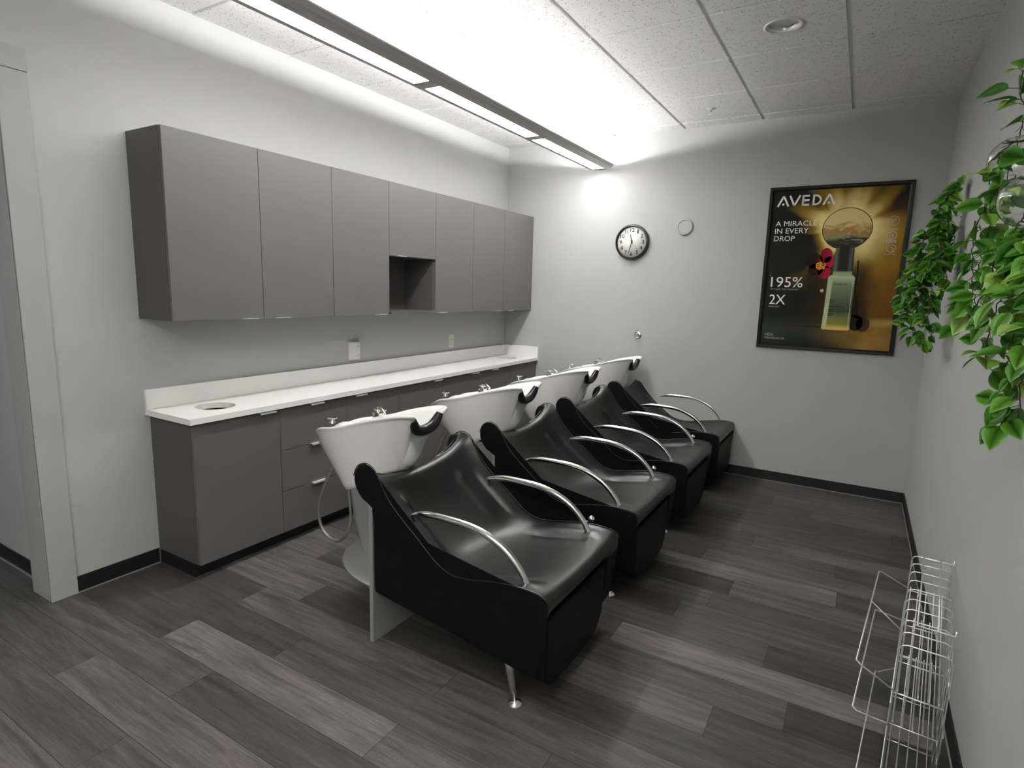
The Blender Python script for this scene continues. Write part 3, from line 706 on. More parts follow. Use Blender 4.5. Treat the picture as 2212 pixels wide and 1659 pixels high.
obj('brand_lettering', L(bm), M['print_white'], t)
bm = B()
merge(bm, text_mesh('A MIRACLE', 2.493, 2.067, 2.786, 2.106, TYY)); merge(bm, text_mesh('IN EVERY', 2.493, 2.011, 2.732, 2.050, TYY)); merge(bm, text_mesh('DROP', 2.491, 1.953, 2.640, 1.992, TYY))
obj('headline', L(bm), M['print_white'], t)
bm = B(); merge(bm, text_mesh('195%', 2.499, 1.596, 2.729, 1.676, TYY)); merge(bm, text_mesh('*', 2.488, 1.683, 2.497, 1.692, TYY)); obj('percentage', L(bm), M['print_white'], t)
obj('multiplier', L(text_mesh('2X', 2.499, 1.460, 2.617, 1.537, TYY)), M['print_white'], t)
pg = mat('print_grey', (0.45, 0.45, 0.42), 0.5, spec=0.1)
for nm_, tx, q in (('small_print', 'Stronger hair instantly*', (2.499, 1.571, 2.708, 1.588)), ('small_print', 'Smoother*', (2.499, 1.436, 2.580, 1.450)), ('small_print', 'NEW', (2.491, 1.206, 2.552, 1.228)), ('small_print', 'MIRACULOUS OIL', (2.491, 1.182, 2.640, 1.198))):
    obj(nm_, L(text_mesh(tx, *q, TYY)), pg, t)
bm = B()
def ringp(cx, cz, r0, r1, y=TYY):
    a_ = ell(cx, cz, r1, r1, 32); b__ = ell(cx, cz, r0, r0, 32)
    for k in range(32): prism(bm, [a_[k], a_[(k+1) % 32], b__[(k+1) % 32], b__[k]], 'y', y, y-.0005)
ringp(3.281, 2.084, 0.0325, 0.035)
merge(bm, text_mesh('V', 3.264, 2.068, 3.298, 2.100, TYY, weight=0.01))
ringp(3.279, 1.982, 0.0265, 0.0315); merge(bm, text_mesh('B', 3.267, 1.966, 3.292, 1.998, TYY, weight=0.01))
merge(bm, text_mesh('Certified', 3.246, 2.020, 3.312, 2.032, TYY))
for z in (1.940, 1.930): prism(bm, [(3.246, z), (3.312, z), (3.312, z+.006), (3.246, z+.006)], 'y', TYY, TYY-.0005)
tube(bm, catmull([(3.250+TOX*0, TYY, 1.893), (3.262, TYY, 1.905), (3.278, TYY, 1.908)], 4), 0.0025, 6, flat=0.2)
tube(bm, catmull([(3.250, TYY, 1.892), (3.262, TYY, 1.882), (3.262, TYY, 1.872), (3.285, TYY, 1.862), (3.308, TYY, 1.866)], 4), 0.0028, 6, flat=0.2)
tube(bm, catmull([(3.284, TYY, 1.914), (3.306, TYY, 1.905), (3.314, TYY, 1.888), (3.302, TYY, 1.884), (3.282, TYY, 1.898)], 4), 0.0028, 6, flat=0.2)
tube(bm, catmull([(3.285, TYY, 1.880), (3.300, TYY, 1.874), (3.312, TYY, 1.868)], 4), 0.0025, 6, flat=0.2)
merge(bm, text_mesh('Cruelty Free', 3.246, 1.842, 3.312, 1.853, TYY))
obj('badges', L(bm), mat('print_pink_white', (0.62, 0.55, 0.52), 0.5, spec=0.1), t)
bm = B()
obj('bottle_lettering', L(text_mesh('AVEDA', 2.945, 1.618, 3.035, 1.636, PY-.0017)), mat('print_green_ink', (0.03, 0.05, 0.03), 0.5), t)
for k, (z, w_) in enumerate(((1.455, .10), (1.432, .045), (1.420, .04), (1.398, .04), (1.386, .035))): prism(bm, [(2.925, z), (2.925+w_, z), (2.925+w_, z+.006), (2.925, z+.006)], 'y', PY-.0019, PY-.0021)
ringp(2.942, 1.496, 0.008, 0.012, PY-.0019)
obj('bottle_print', L(bm), mat('print_dark_green', (0.03, 0.05, 0.03), 0.5, spec=0.1), t)

# ================================================================ PENDANT LIGHT
t = thing('pendant_light', 'long slim grey linear pendant light hung under the ceiling on thin cables', 'pendant light', (1.007, -2.5, 2.6))
FY0, FY1, FC = -3.78, -0.065, 1.0
def L(bm):
    bmesh.ops.translate(bm, verts=bm.verts[:], vec=(-1.007, 2.5, -2.6)); return bm
mods = [(-1.240, -0.115), (-2.460, -1.330), (-3.70, -2.555)]
# housing: curved wing on both sides, trough on top, openings for the diffusers
hw, pw = 0.128, 0.052
bm = B()
out = [(-hw, 0.034), (-hw+0.006, 0.022), (-0.095, 0.006), (-pw, 0.0)]
def wing(sgn, y0, y1):
    pts = [(FC+sgn*x, 2.6+z) for x, z in ((hw, 0.036), (hw-0.002, 0.030), (0.108, 0.013), (0.080, 0.003), (pw, 0.0), (pw, 0.004), (0.080, 0.007), (0.106, 0.018), (hw-0.006, 0.036))]
    prism(bm, pts, 'y', y0, y1)
for sgn in (-1, 1): wing(sgn, FY0+0.02, FY1-0.02)
edges_ = [FY0]+[v for m_ in reversed(mods) for v in m_]+[FY1]
for a, b_ in zip(edges_[0::2], edges_[1::2]): box(bm, FC-pw, a, 2.6, FC+pw, b_, 2.604)
# rounded end caps
for ye, yi in ((FY1, FY1-0.02), (FY0, FY0+0.02)):
    sec = [(hw, 0.036), (hw-0.002, 0.030), (0.108, 0.013), (0.080, 0.003), (pw, 0.0), (-pw, 0.0), (-0.080, 0.003), (-0.108, 0.013), (-hw+0.002, 0.030), (-hw, 0.036)]
    prism(bm, [(FC+x, 2.6+z) for x, z in sec], 'y', ye, yi)
obj('housing', L(bm), M['fixture'], t)
for a, b_ in mods:
    obj('diffuser', L(box(B(), FC-pw+.001, a+.001, 2.5995, FC+pw-.001, b_-.001, 2.6035)), M['diffuser'], t)
for y in (-0.138, -1.38, -2.62, -3.70):
    bm = B(); tube(bm, [(0.985, y, 2.60), (0.985, y, H-0.01)], 0.0014, 6); lathe(bm, [(0, 0), (0.016, 0), (0.02, -.004), (0.014, -.010), (0.004, -.02), (0, -.02)], (0.985, y, H-0.0068), seg=16)
    obj('cable', L(bm), M['white_plastic'], t)
bm = B()
for a, b_ in mods: box(bm, FC-0.045, a+.01, 2.606, FC+0.045, b_-.01, 2.609)
obj('lamp_tray', L(bm), M['white_plastic'], t)
for a, b_ in mods:
    obj('lamp_tube', L(tube(B(), [(FC, a+.02, 2.6175), (FC, b_-.02, 2.6175)], 0.008, 12)), M['tube'], t)

# recessed downlights (unlit)
for (cx, cy, r), lab in zip(cans, ('round recessed downlight with bright reflector beside the pendant light', 'round recessed downlight in the darker ceiling tiles at upper right')):
    t = thing('recessed_downlight', lab, 'ceiling light', (cx, cy, H-0.007), 'recessed ceiling downlights')
    bm = B(); lathe(bm, [(r+0.010, -0.0005), (r+0.011, -0.005), (r+0.004, -0.008), (r-0.010, -0.004), (r-0.014, 0.004)], seg=48); obj('trim_ring', bm, M['white_plastic'], t, smooth=True)
    bm = B(); lathe(bm, [(r-0.014, 0.004), (r-0.020, 0.03), (r-0.030, 0.065), (r-0.045, 0.10), (0.02, 0.11), (0, 0.11)], seg=48)
    o = obj('reflector', bm, M['silver'], t, smooth=True)
# sprinkler
t = thing('ceiling_sprinkler', 'small white fire sprinkler head on the ceiling', 'sprinkler', (2.03, -0.467, H-0.007))
bm = B(); lathe(bm, [(0.036, 0), (0.036, -0.004), (0.018, -0.012), (0, -0.012)], seg=28); obj('escutcheon', bm, M['white_plastic'], t, smooth=True, autosmooth=40)
bm = B(); tube(bm, [(0, 0, -0.010), (0, 0, -0.030)], 0.006, 10); tube(bm, catmull([(-0.005, 0, -0.028), (-0.013, 0, -0.040), (-0.004, 0, -0.050)], 4), 0.0025, 6); tube(bm, catmull([(0.005, 0, -0.028), (0.013, 0, -0.040), (0.004, 0, -0.050)], 4), 0.0025, 6)
lathe(bm, [(0, -0.050), (0.014, -0.051), (0.014, -0.053), (0, -0.053)], seg=16); obj('head', bm, M['chrome'], t)

# ================================================================ BACKWASH UNITS
UX0, UYC = 1.49, -3.115        # unit origin (front face of the grey panel, centre line)
def U(x, y, z): return (x-UX0, y, z)
def sstep(a, b_, x):
    t_ = min(1, max(0, (x-a)/(b_-a))); return t_*t_*(3-2*t_)
# loop: (outer side x,z), (centre x,z), mode
LOOP = [((1.451,.795),(1.424,.683),'t'), ((1.484,.790),(1.450,.681),'t'), ((1.512,.768),(1.474,.663),'t'), ((1.542,.722),(1.500,.618),'t'), ((1.583,.662),(1.540,.560),'t'),
        ((1.635,.612),(1.585,.515),'t'), ((1.688,.570),(1.637,.472),'t'), ((1.740,.530),(1.690,.432),'t'), ((1.785,.492),(1.742,.402),'t'), ((1.835,.455),(1.800,.385),'t'), ((1.900,.430),(1.880,.382),'t'),
        ((1.980,.434),(1.975,.388),'t'), ((2.065,.452),(2.065,.402),'t'), ((2.151,.465),(2.150,.420),'t'), ((2.219,.468),(2.220,.436),'t'), ((2.280,.464),(2.282,.446),'t'), ((2.310,.452),(2.312,.440),'t'), ((2.320,.430),(2.322,.420),'t'),
        ((2.320,.385),(2.320,.385),'f'), ((2.317,.360),(2.262,.372),'f'), ((2.308,.260),(2.255,.270),'f'), ((2.292,.150),(2.250,.160),'f'), ((2.280,.132),(2.240,.150),'f'), ((2.255,.130),(2.225,.155),'f'),
        ((2.117,.152),(2.117,.160),'f'), ((1.833,.194),(1.833,.194),'f'), ((1.540,.228),(1.540,.228),'f'), ((1.500,.236),(1.500,.236),'f'), ((1.494,.250),(1.494,.250),'f'), ((1.493,.450),(1.493,.450),'f'), ((1.492,.585),(1.492,.560),'f'),
        ((1.478,.612),(1.488,.590),'e'), ((1.425,.640),(1.462,.600),'e'), ((1.392,.685),(1.420,.618),'e'), ((1.386,.730),(1.400,.640),'e'), ((1.408,.775),(1.404,.667),'e')]
LOOP0 = LOOP
def refine(L0, k=3):
    out = []; n = len(L0)
    for i in range(n):
        p = [L0[(i+d) % n] for d in (-1, 0, 1, 2)]; out.append((*L0[i], float(i)))
        if p[1][2] in 'te' and p[2][2] in 'te':
            for q in range(1, k):
                t_ = q/k; r_ = []
                for s_ in (0, 1):
                    P0, P1, P2, P3 = [Vector(x[s_]) for x in p]
                    v = 0.5*((2*P1)+(-P0+P2)*t_+(2*P0-5*P1+4*P2-P3)*t_*t_+(-P0+3*P1-3*P2+P3)*t_**3); r_.append((v.x, v.y))
                m_ = p[1][2] if p[1][2] == p[2][2] else ('t' if p[2][2] == 't' and t_ > .6 else p[1][2])
                out.append((r_[0], r_[1], m_, i+t_))
    return out
LOOP = refine(LOOP0)
HW = 0.345
def body_mesh():
    vs_ = [0, .15, .3, .42, .5, .55, .6, .65, .70, .76, .81, .84, .87, .90, .94, .98]
    vv = [-v for v in reversed(vs_[1:])]+vs_
    bm = B(); rings = []
    def P(i, v):
        (ax, az), (cx, cz), md, ii_ = LOOP[i]; a = abs(v)
        if md == 't': c_ = 1-sstep(2, 5, ii_); w_ = c_*(.5*a*a+.5*a**9)+(1-c_)*a**2.3
        elif md == 'e': w_ = (.5*a*a+.5*a**9)*(1-sstep(.845, .865, a)) + sstep(.845, .865, a)
        else:
            w_ = 1.0
            if ii_ in (19, 20, 21, 22, 23): w_ = 1-(sstep(-.97, -.92, v)*(1-sstep(.62, .66, v)))
        x, z = cx+(ax-cx)*w_, cz+(az-cz)*w_
        dx = dz = 0
        if md == 't':
            g1 = math.exp(-((a-.60)/.06)**2); along = sstep(3.2, 4.2, ii_)*(1-sstep(6.5, 9, ii_))
            pop = 0.013*g1*along + 0.016*math.exp(-((a-.58)/.05)**2)*math.exp(-((ii_-3.7)/0.4)**2)
            g2 = math.exp(-((a-.80)/.05)**2); pop += -0.012*g2*sstep(3.5, 5, ii_)*(1-sstep(8, 10, ii_))
            g3 = math.exp(-((a-.66)/.05)**2); pop += -0.009*g3*sstep(10, 11.5, ii_)*(1-sstep(13.5, 14.5, ii_)); pop += 0.006*math.exp(-((a-.80)/.07)**2)*sstep(10, 11.5, ii_)*(1-sstep(14, 15, ii_))
            pr, nx_ = Vector(LOOP[i-1][1]), Vector(LOOP[(i+1) % len(LOOP)][1]); tg = (nx_-pr).normalized(); dx, dz = -tg.y*-1*-1, tg.x
            nrm_ = Vector((-tg.y, tg.x)); x += nrm_.x*pop; z += nrm_.y*pop
        return Vector((x-UX0, v*HW, z))
    n = len(LOOP)
    def ring(v, inset=0.0, yy=None):
        pts = [P(i, v) for i in range(n)]
        if inset:
            q = []
            for i in range(n):
                a, b_ = pts[i-1], pts[(i+1) % n]; tg = Vector((b_.x-a.x, b_.z-a.z)).normalized(); q.append(Vector((pts[i].x+tg.y*inset, pts[i].y, pts[i].z-tg.x*inset)))
            pts = q
        if yy is not None:
            for p in pts: p.y = yy
        return [bm.verts.new(p) for p in pts]
    rings.append(ring(-1, 0.010, -HW)); rings.append(ring(-1, 0.0025, -HW+.002))
    for v in vv: rings.append(ring(v))
    rings.append(ring(1, 0.0025, HW-.002)); rings.append(ring(1, 0.010, HW))
    nr = len(rings)
    for k, (A, C) in enumerate(zip(rings, rings[1:])):
        for i in range(n):
            j = (i+1) % n
            f = bm.faces.new((A[i], A[j], C[j], C[i])); f.smooth = True
            f.material_index = 0 if (LOOP[i][2] == 't' and 1 <= k <= nr-3) or (LOOP[i][3] > 33 and 7 <= k <= nr-9) else 1
            if k in (0, nr-2): f.material_index = 1
    for R__, rev in ((rings[0], True), (rings[-1], False)):
        f = bm.faces.new(R__[::-1] if rev else R__); f.material_index = 1; f.smooth = False
    return bm
def bowl_bm():
    ctrl = [(.765, 0, .752), (.842, .075, .787), (.935, .132, .826), (1.035, .160, .848), (1.140, .170, .873), (1.270, .172, .913), (1.395, .164, .944), (1.475, .150, .960), (1.514, .134, .962), (1.522, .114, .955), (1.496, .090, .918), (1.470, .056, .874), (1.463, 0, .858)]
    full = ctrl+[(x, -y, z) for x, y, z in reversed(ctrl[1:-1])]
    rim = catmull(full, 5, closed=True); n = len(rim); bm = B()
    cen = Vector((1.18, 0, 0))
    def ring(fn): return [bm.verts.new(U(*fn(p))) for p in rim]
    def outer(t_):
        def f(p):
            a = math.atan2(p.y, p.x-1.16); front = sstep(1.30, 1.52, p.x)
            bxp = Vector((1.200+(0.195 if math.cos(a) > 0 else .205)*math.cos(a), 0.125*math.sin(a)))
            wing = front*sstep(.05, .12, abs(p.y))
            k = t_ + 0.055*math.sin(PI*t_**.8)*wing - 0.13*math.sin(PI*t_)*(1-front)
            x = p.x+(bxp.x-p.x)*k; y = p.y+(bxp.y-p.y)*k
            zb_ = .532+0.14*sstep(1.05, 1.40, bxp.x)
            z = p.z+(zb_-p.z)*(t_**1.05)
            return (x, y, z)
        return f
    def inner(s_, off):
        def f(p):
            c = Vector((1.22, 0)); q = Vector((p.x, p.y)); d = q-c; L_ = d.length
            q = c+d*((L_-off)/L_)*(1-s_)
            k = sstep(0, .45, s_); z = (p.z-off*0.2)*(1-k)+(.842)*k
            e = ((q.x-1.265)/.245)**2+(q.y/.150)**2; dep = 0.17*sstep(1.0, .25, e) if False else 0.17*(1-sstep(.25, 1.0, e))
            return (q.x, q.y, z-dep)
        return f
    seq = [ring(outer(t_)) for t_ in (1.0, .93, .85, .75, .65, .55, .45, .35, .25, .16, .09, .04)]
    def rimf(o_, dz):
        def f(p):
            c = Vector((1.22, 0)); q = Vector((p.x, p.y)); d = q-c; L_ = d.length; q = c+d*((L_-o_)/L_); return (q.x, q.y, p.z+dz)
        return f
    seq += [ring(rimf(0.0, -.008)), ring(rimf(0.0, 0)), ring(rimf(.004, .004)), ring(rimf(.010, .004)), ring(rimf(.016, 0))]
    seq += [ring(inner(s_, .018)) for s_ in (.02, .08, .15, .22, .30, .40, .50, .60, .72, .84, .94)]
    for A, C in zip(seq, seq[1:]):
        for i in range(n):
            f = bm.faces.new((A[i], A[(i+1) % n], C[(i+1) % n], C[i])); f.smooth = True
    f = bm.faces.new(seq[0][::-1]); f = bm.faces.new(seq[-1]); f.smooth = True
    return bm

def backwash(label):
    t = thing('backwash_unit', label, 'shampoo chair', (UX0, UYC, 0), 'row of four black and white hair wash units')
    o = obj('seat_shell', body_mesh(), [M['leather'], M['leather_side']], t)
    md = o.modifiers.new('smooth', 'SUBSURF'); md.levels = 1; md.render_levels = 2
    o['label'] = 'black leather seat and curved backrest'
    # piping along both upper side seams
    for sg, nm in ((-1, 'piping'), (1, 'piping')):
        pts = [U(a[0], sg*(HW-.001), a[1]) for a, c, m_ in LOOP0[34:]+LOOP0[:18]]
        bm = B(); tube(bm, catmull(pts, 3), 0.0024, 6); obj(nm, bm, M['leather'], o)
    # leg rest flap in front
    pts = [(-.343, .375), (-.343, .165), (-.333, .130), (-.290, .105), (-.15, .094), (.06, .094), (.115, .105), (.160, .140), (.182, .190), (.190, .375)]
    q = catmull([(a, b_, 0) for a, b_ in pts[1:9]], 4); pp = [pts[0]]+[(v.x, v.y) for v in q]+[pts[9]]
    bm = B(); prism(bm, pp, 'x', 2.266-UX0, 2.3205-UX0); bmesh.ops.bevel(bm, geom=[e for e in bm.edges if abs(e.verts[0].co.x-e.verts[1].co.x) < 1e-6], offset=0.004, segments=2, affect='EDGES')
    obj('leg_rest', bm, M['leather_side'], t, smooth=True, autosmooth=50)
    # armrests
    arm = [(1.668, .570), (1.652, .598), (1.700, .611), (1.760, .620), (1.832, .622), (1.929, .619), (2.020, .601), (2.103, .563), (2.165, .508), (2.200, .452), (2.206, .425)]
    for yy in (-0.286, 0.278):
        path = [Vector(U(arm[0][0], yy, arm[0][1]))]+[v for v in catmull([U(a, yy, b_) for a, b_ in arm[1:]], 5)]
        n_ = len(path); rad = [0.006, 0.0075]+[0.0085+0.006*min(1, (i-1)/8) if i < 30 else 0.0145-0.0025*((i-30)/(n_-30)) for i in range(2, n_)]
        bm = B(); tube(bm, path, rad, 14); obj('armrest', bm, M['chrome'], t, smooth=True)
    # legs
    for yy, sp_ in ((-.318, -.022), (.318, .022)):
        bm = B(); a, b_ = Vector(U(2.142, yy, .200)), Vector(U(2.194, yy+sp_, .014))
        tube(bm, [a, a.lerp(b_, .3), b_], [0.021, 0.0185, 0.0125], 16); lg = obj('leg', bm, M['chrome'], t, smooth=True)
        bm = B(); lathe(bm, [(0, .022), (.011, .020), (.014, .014), (.026, .008), (.0275, .002), (.026, 0), (0, 0)], tuple(U(2.196, yy+sp_, 0)), seg=28); obj('foot', bm, M['chrome'], lg, smooth=True, autosmooth=50)
    # reclining lever on the far side
    bm = B(); tube(bm, [U(2.02, HW-.03, .33), U(2.08, HW+.012, .395), U(2.155, HW+.028, .462)], 0.005, 10); lv = obj('lever', bm, M['chrome'], t, smooth=True)
    bm = B(); bmesh.ops.create_uvsphere(bm, u_segments=20, v_segments=12, radius=0.0155); bmesh.ops.translate(bm, verts=bm.verts[:], vec=U(2.172, HW+.030, .478))
    obj('lever_knob', bm, M['chrome'], lv, smooth=True)
    # grey standing panel between seat and pedestal
    obj('back_panel', bx(-.020, -HW, 0, .0, HW, .612, bev=0.001), M['grey_metal'], t)
    # pedestal: rounded wedge
    side = [(1.085, .560), (1.095, .420), (1.115, .300), (1.150, .200), (1.220, .030), (1.4695, .020), (1.4695, .575), (1.200, .600)]
    bm = B(); lv_ = [(-.125, .06), (-.105, .022), (-.06, .004), (0, 0), (.06, .004), (.105, .022), (.125, .06)]; rg_ = []
    for yy, ins in lv_:
        rg_.append([bm.verts.new(U(x+(ins if i in (0, 1, 2, 3, 4) else 0), yy*(0.55+0.45*z/.6), z)) for i, (x, z) in enumerate(side)])
    for A, C in zip(rg_, rg_[1:]):
        for i in range(8): bm.faces.new((A[i], A[(i+1) % 8], C[(i+1) % 8], C[i]))
    bm.faces.new(rg_[0][::-1]); bm.faces.new(rg_[-1]); obj('pedestal', bm, M['grey_metal'], t, smooth=True, autosmooth=45)
    # dished foot tray behind the panel
    bm = B(); xc = 1.4695; ringsd = []
    for a_, b2, z in ((.18, .14, .0), (.22, .17, .05), (.355, .275, .200), (.400, .315, .228), (.408, .322, .236), (.400, .315, .242), (.34, .262, .232), (.20, .16, .222)):
        ringsd.append([bm.verts.new(U(xc-a_*math.sin(PI*k/24)*1.0, -b2*math.cos(PI*k/24), z)) for k in range(25)])
    for A, C in zip(ringsd, ringsd[1:]):
        for k in range(24): f = bm.faces.new((A[k], A[k+1], C[k+1], C[k])); f.smooth = True
    f = bm.faces.new(ringsd[-1]); f = bm.faces.new(ringsd[0][::-1])
    obj('base_dish', bm, M['silver'], t)
    # basin mount
    obj('basin_mount', bx(1.20-UX0, -.10, .560, 1.462-UX0, .10, .655, bev=.008), M['gap'], t)
    # ceramic bowl
    bo = obj('bowl', bowl_bm(), M['ceramic'], t); bo['label'] = 'glossy white ceramic wash bowl'
    # neck rest: U of black rubber in the notch
    pth = catmull([U(1.498, -.098, .940), U(1.492, -.082, .912), U(1.486, -.055, .884), U(1.482, 0, .872), U(1.486, .055, .884), U(1.492, .082, .912), U(1.498, .098, .940)], 6)
    n_ = len(pth); bm = B(); tube(bm, pth, [0.009+0.0165*math.sin(PI*min(1, max(0, (i+2)/(n_+3))))**.45 for i in range(n_)], 14)
    nr_ = obj('neck_rest', bm, M['pad'], bo, smooth=True); nr_['label'] = 'black rubber neck rest'
    # mixer on the far rim and control knob at the rear
    bm = B(); box(bm, 1.085-UX0, .078, .835, 1.130-UX0, .118, .890, bev=.006); tube(bm, catmull([U(1.108, .098, .885), U(1.115, .09, .912), U(1.150, .075, .915), U(1.185, .06, .900)], 4), 0.009, 10)
    box(bm, 1.088-UX0, .085, .900, 1.150-UX0, .112, .909, bev=.003); obj('faucet', bm, M['chrome'], bo, smooth=True, autosmooth=40)
    bm = B(); lathe(bm, [(0, .026), (.010, .026), (.012, .012), (.018, 0), (0, 0)], tuple(U(.885, 0, .822)), seg=20)
    for a in (0.3, 2.4, 4.5): tube(bm, [U(.885, 0, .845), U(.885+.026*math.cos(a), .026*math.sin(a), .850)], 0.004, 8)
    obj('control_knob', bm, M['chrome'], bo, smooth=True, autosmooth=40)
    bm = B(); lathe(bm, [(0, .010), (.012, .009), (.016, 0), (0, 0)], tuple(U(.985, 0.02, .832)), seg=20); obj('hose_outlet', bm, M['chrome'], bo, smooth=True)
    # looped spray hose under the bowl
    hp = catmull([U(.975, -.06, .66), U(.925, -.075, .56), U(.875, -.085, .43), U(.866, -.085, .330), U(.910, -.085, .258), U(.992, -.085, .240), U(1.062, -.085, .298), U(1.092, -.085, .385), U(1.080, -.08, .500), U(1.060, -.06, .600)], 6)
    bm = B(); tube(bm, hp, 0.0075, 10); obj('hose', bm, M['hose'], t, smooth=True)
    return t
def copy_tree(o, parent=None):
    c = o.copy(); COL.objects.link(c); c.parent = parent
    for ch in [k for k in list(bpy.data.objects) if k.parent == o and k is not c]: copy_tree(ch, c)
    return c
labs = ['nearest hair wash unit, fully in view with grey panel and round silver base dish',
        'second hair wash unit from the camera, just behind the nearest one',
        'third hair wash unit from the camera, in front of the one at the back wall',
        'farthest hair wash unit, closest to the back wall']
proto = backwash(labs[0])
for k in range(1, 4):
    c = copy_tree(proto); c.location = (UX0, UYC+0.9485*k, 0); c['label'] = labs[k]

# ================================================================ WIRE RACK
t = thing('wire_magazine_rack', 'chrome wire magazine rack standing on the floor against the right wall', 'rack', (3.43, -2.40, 0))
RU, RW_ = Vector((-.0995, -.995, 0)), Vector((.995, -.0995, 0))
def RP(u, w_, z): return RU*u+RW_*w_+Vector((0, 0, z))
wr = 0.0022; D = 0.130; TOP = 0.502
bm = B()
for k in range(10):
    u = 0.085*k
    pts = [RP(u, 0, .004), RP(u, 0, TOP-.020), RP(u, .006, TOP-.006), RP(u, .020, TOP), RP(u, D-.020, TOP), RP(u, D-.006, TOP-.006), RP(u, D, TOP-.020), RP(u, D, .004)]
    tube(bm, pts, wr, 8)
obj('hoops', bm, M['wire'], t)
bm = B()
for w_ in (.038, .093): tube(bm, [RP(-.01, w_, TOP+.004), RP(.62, w_, TOP+.004)], wr*1.15, 8)
for z in (.004, .12, .25, .38):
    tube(bm, [RP(0, D+.003, z), RP(.765, D+.003, z)], wr, 8); 
for z in (.004, .30): tube(bm, [RP(0, -.003, z), RP(.765, -.003, z)], wr, 8)
for u in (.012, .62):
    tube(bm, [RP(u, .03, TOP+.001), RP(u, D+.004, TOP+.001), RP(u, D+.006, TOP+.018)], wr*1.2, 8)
obj('runners', bm, M['wire'], t)
for (zf, zn, us, ue) in ((.362, .330, .02, .745), (.235, .195, .02, .70), (.070, .050, .02, .76)):
    bm = B()
    for j in range(5):
        w_ = .010+.026*j; tube(bm, [RP(us, w_, zf+.012), RP(us+.002, w_, zf), RP(ue, w_, zn), RP(ue+.004, w_, zn+.012)], wr, 8)
    for f_ in (0, .4, .75, 1.0):
        u = us+(ue-us)*f_; z = zf+(zn-zf)*f_-.004; tube(bm, [RP(u, .002, z), RP(u, D-.002, z)], wr, 8)
    obj('shelf', bm, M['wire'], t)
for (u0, z0, u1, z1, wo, uo0, uo1, zo, mid) in ((.10, .400, .80, .365, -.100, .12, .86, .450, .42), (.12, .270, .78, .235, -.095, .12, .84, .285, None), (.14, .075, .80, .070, -.065, .18, .86, .060, .50)):
    bm = B(); c = [RP(u0, 0, z0), RP(uo0, wo+.01, zo-.004), RP(uo0+.008, wo, zo), RP(uo1-.008, wo, zo), RP(uo1, wo+.01, zo-.004), RP(u1, 0, z1)]
    tube(bm, c, wr*1.1, 8)
    if mid: tube(bm, [RP(mid, wo, zo), RP(mid+.02, 0, (z0+z1)/2)], wr, 8)
    obj('retaining_bar', bm, M['wire'], t)

# ================================================================ GLASS GLOBES AND TRAILING VINES
def globe(loc, r, label, grp):
    t = thing('glass_globe', label, 'glass globe', loc, grp)
    bm = B(); bmesh.ops.create_uvsphere(bm, u_segments=40, v_segments=24, radius=r)
    bmesh.ops.delete(bm, geom=[f for f in bm.faces if f.calc_center_median().z > r*0.90], context='FACES')
    o = obj('bulb', bm, M['glass'], t, smooth=True)
    md = o.modifiers.new('thickness', 'SOLIDIFY'); md.thickness = 0.003; md.offset = -1
    bm = B(); gap = W-loc[0]
    tube(bm, catmull([(0, 0, r*.92), (gap*.5, 0, r*1.25), (gap-.004, 0, r*1.2)], 5), 0.0022, 8); lathe(bm, [(0, -.006), (.010, -.005), (.012, 0), (0, 0)], (gap, 0, r*1.2), axis='x', seg=16)
    tube(bm, [(r*.36*math.cos(2*PI*k/24), r*.36*math.sin(2*PI*k/24), r*.92) for k in range(24)], 0.002, 6, closed=True)
    obj('wall_hanger', bm, M['chrome'], t, smooth=True)
    return t
globe((3.497, -2.816, 1.942), 0.069, 'clear glass globe nearer the top of the near vine, cut by the right edge', 'clear glass globes on the right wall')
globe((3.497, -3.101, 1.787), 0.070, 'clear glass globe lower on the near vine, at the right edge', 'clear glass globes on the right wall')
globe((3.495, -1.00, 1.918), 0.062, 'clear glass globe hidden among the upper leaves of the far vine', 'clear glass globes on the right wall')
globe((3.495, -1.16, 1.750), 0.062, 'clear glass globe among the lower leaves of the far vine', 'clear glass globes on the right wall')

def leaf(bm, lay, p, d, nrm, s, tone, rg):
    """pointed oval leaf starting at p, growing along d"""
    d = d.normalized(); side = d.cross(nrm); side = side.normalized() if side.length > 1e-4 else Vector((1, 0, 0)); nr = side.cross(d).normalized()
    prof = [(0.0, 0.0), (.10, .24), (.26, .37), (.45, .40), (.65, .31), (.83, .16), (1.0, 0.0)]
    curl = rg.uniform(.10, .35)*s; fold = rg.uniform(.05, .16)*s; mid, Ls, Rs = [], [], []
    for u, w_ in prof:
        c = p+d*(u*s)-nr*(curl*u*u); mid.append(bm.verts.new(c))
        Ls.append(bm.verts.new(c+side*(w_*s)+nr*(fold*w_*2))); Rs.append(bm.verts.new(c-side*(w_*s)+nr*(fold*w_*2)))
    for i in range(len(prof)-1):
        for A in (Ls, Rs):
            vs = [mid[i], mid[i+1], A[i+1], A[i]]
            try: f = bm.faces.new(vs)
            except ValueError: continue
            f.smooth = True; f[lay] = min(1, max(0, tone+rg.uniform(-.03, .03)))
GLOBES = [Vector((3.497, -2.816, 1.942)), Vector((3.497, -3.101, 1.787))]
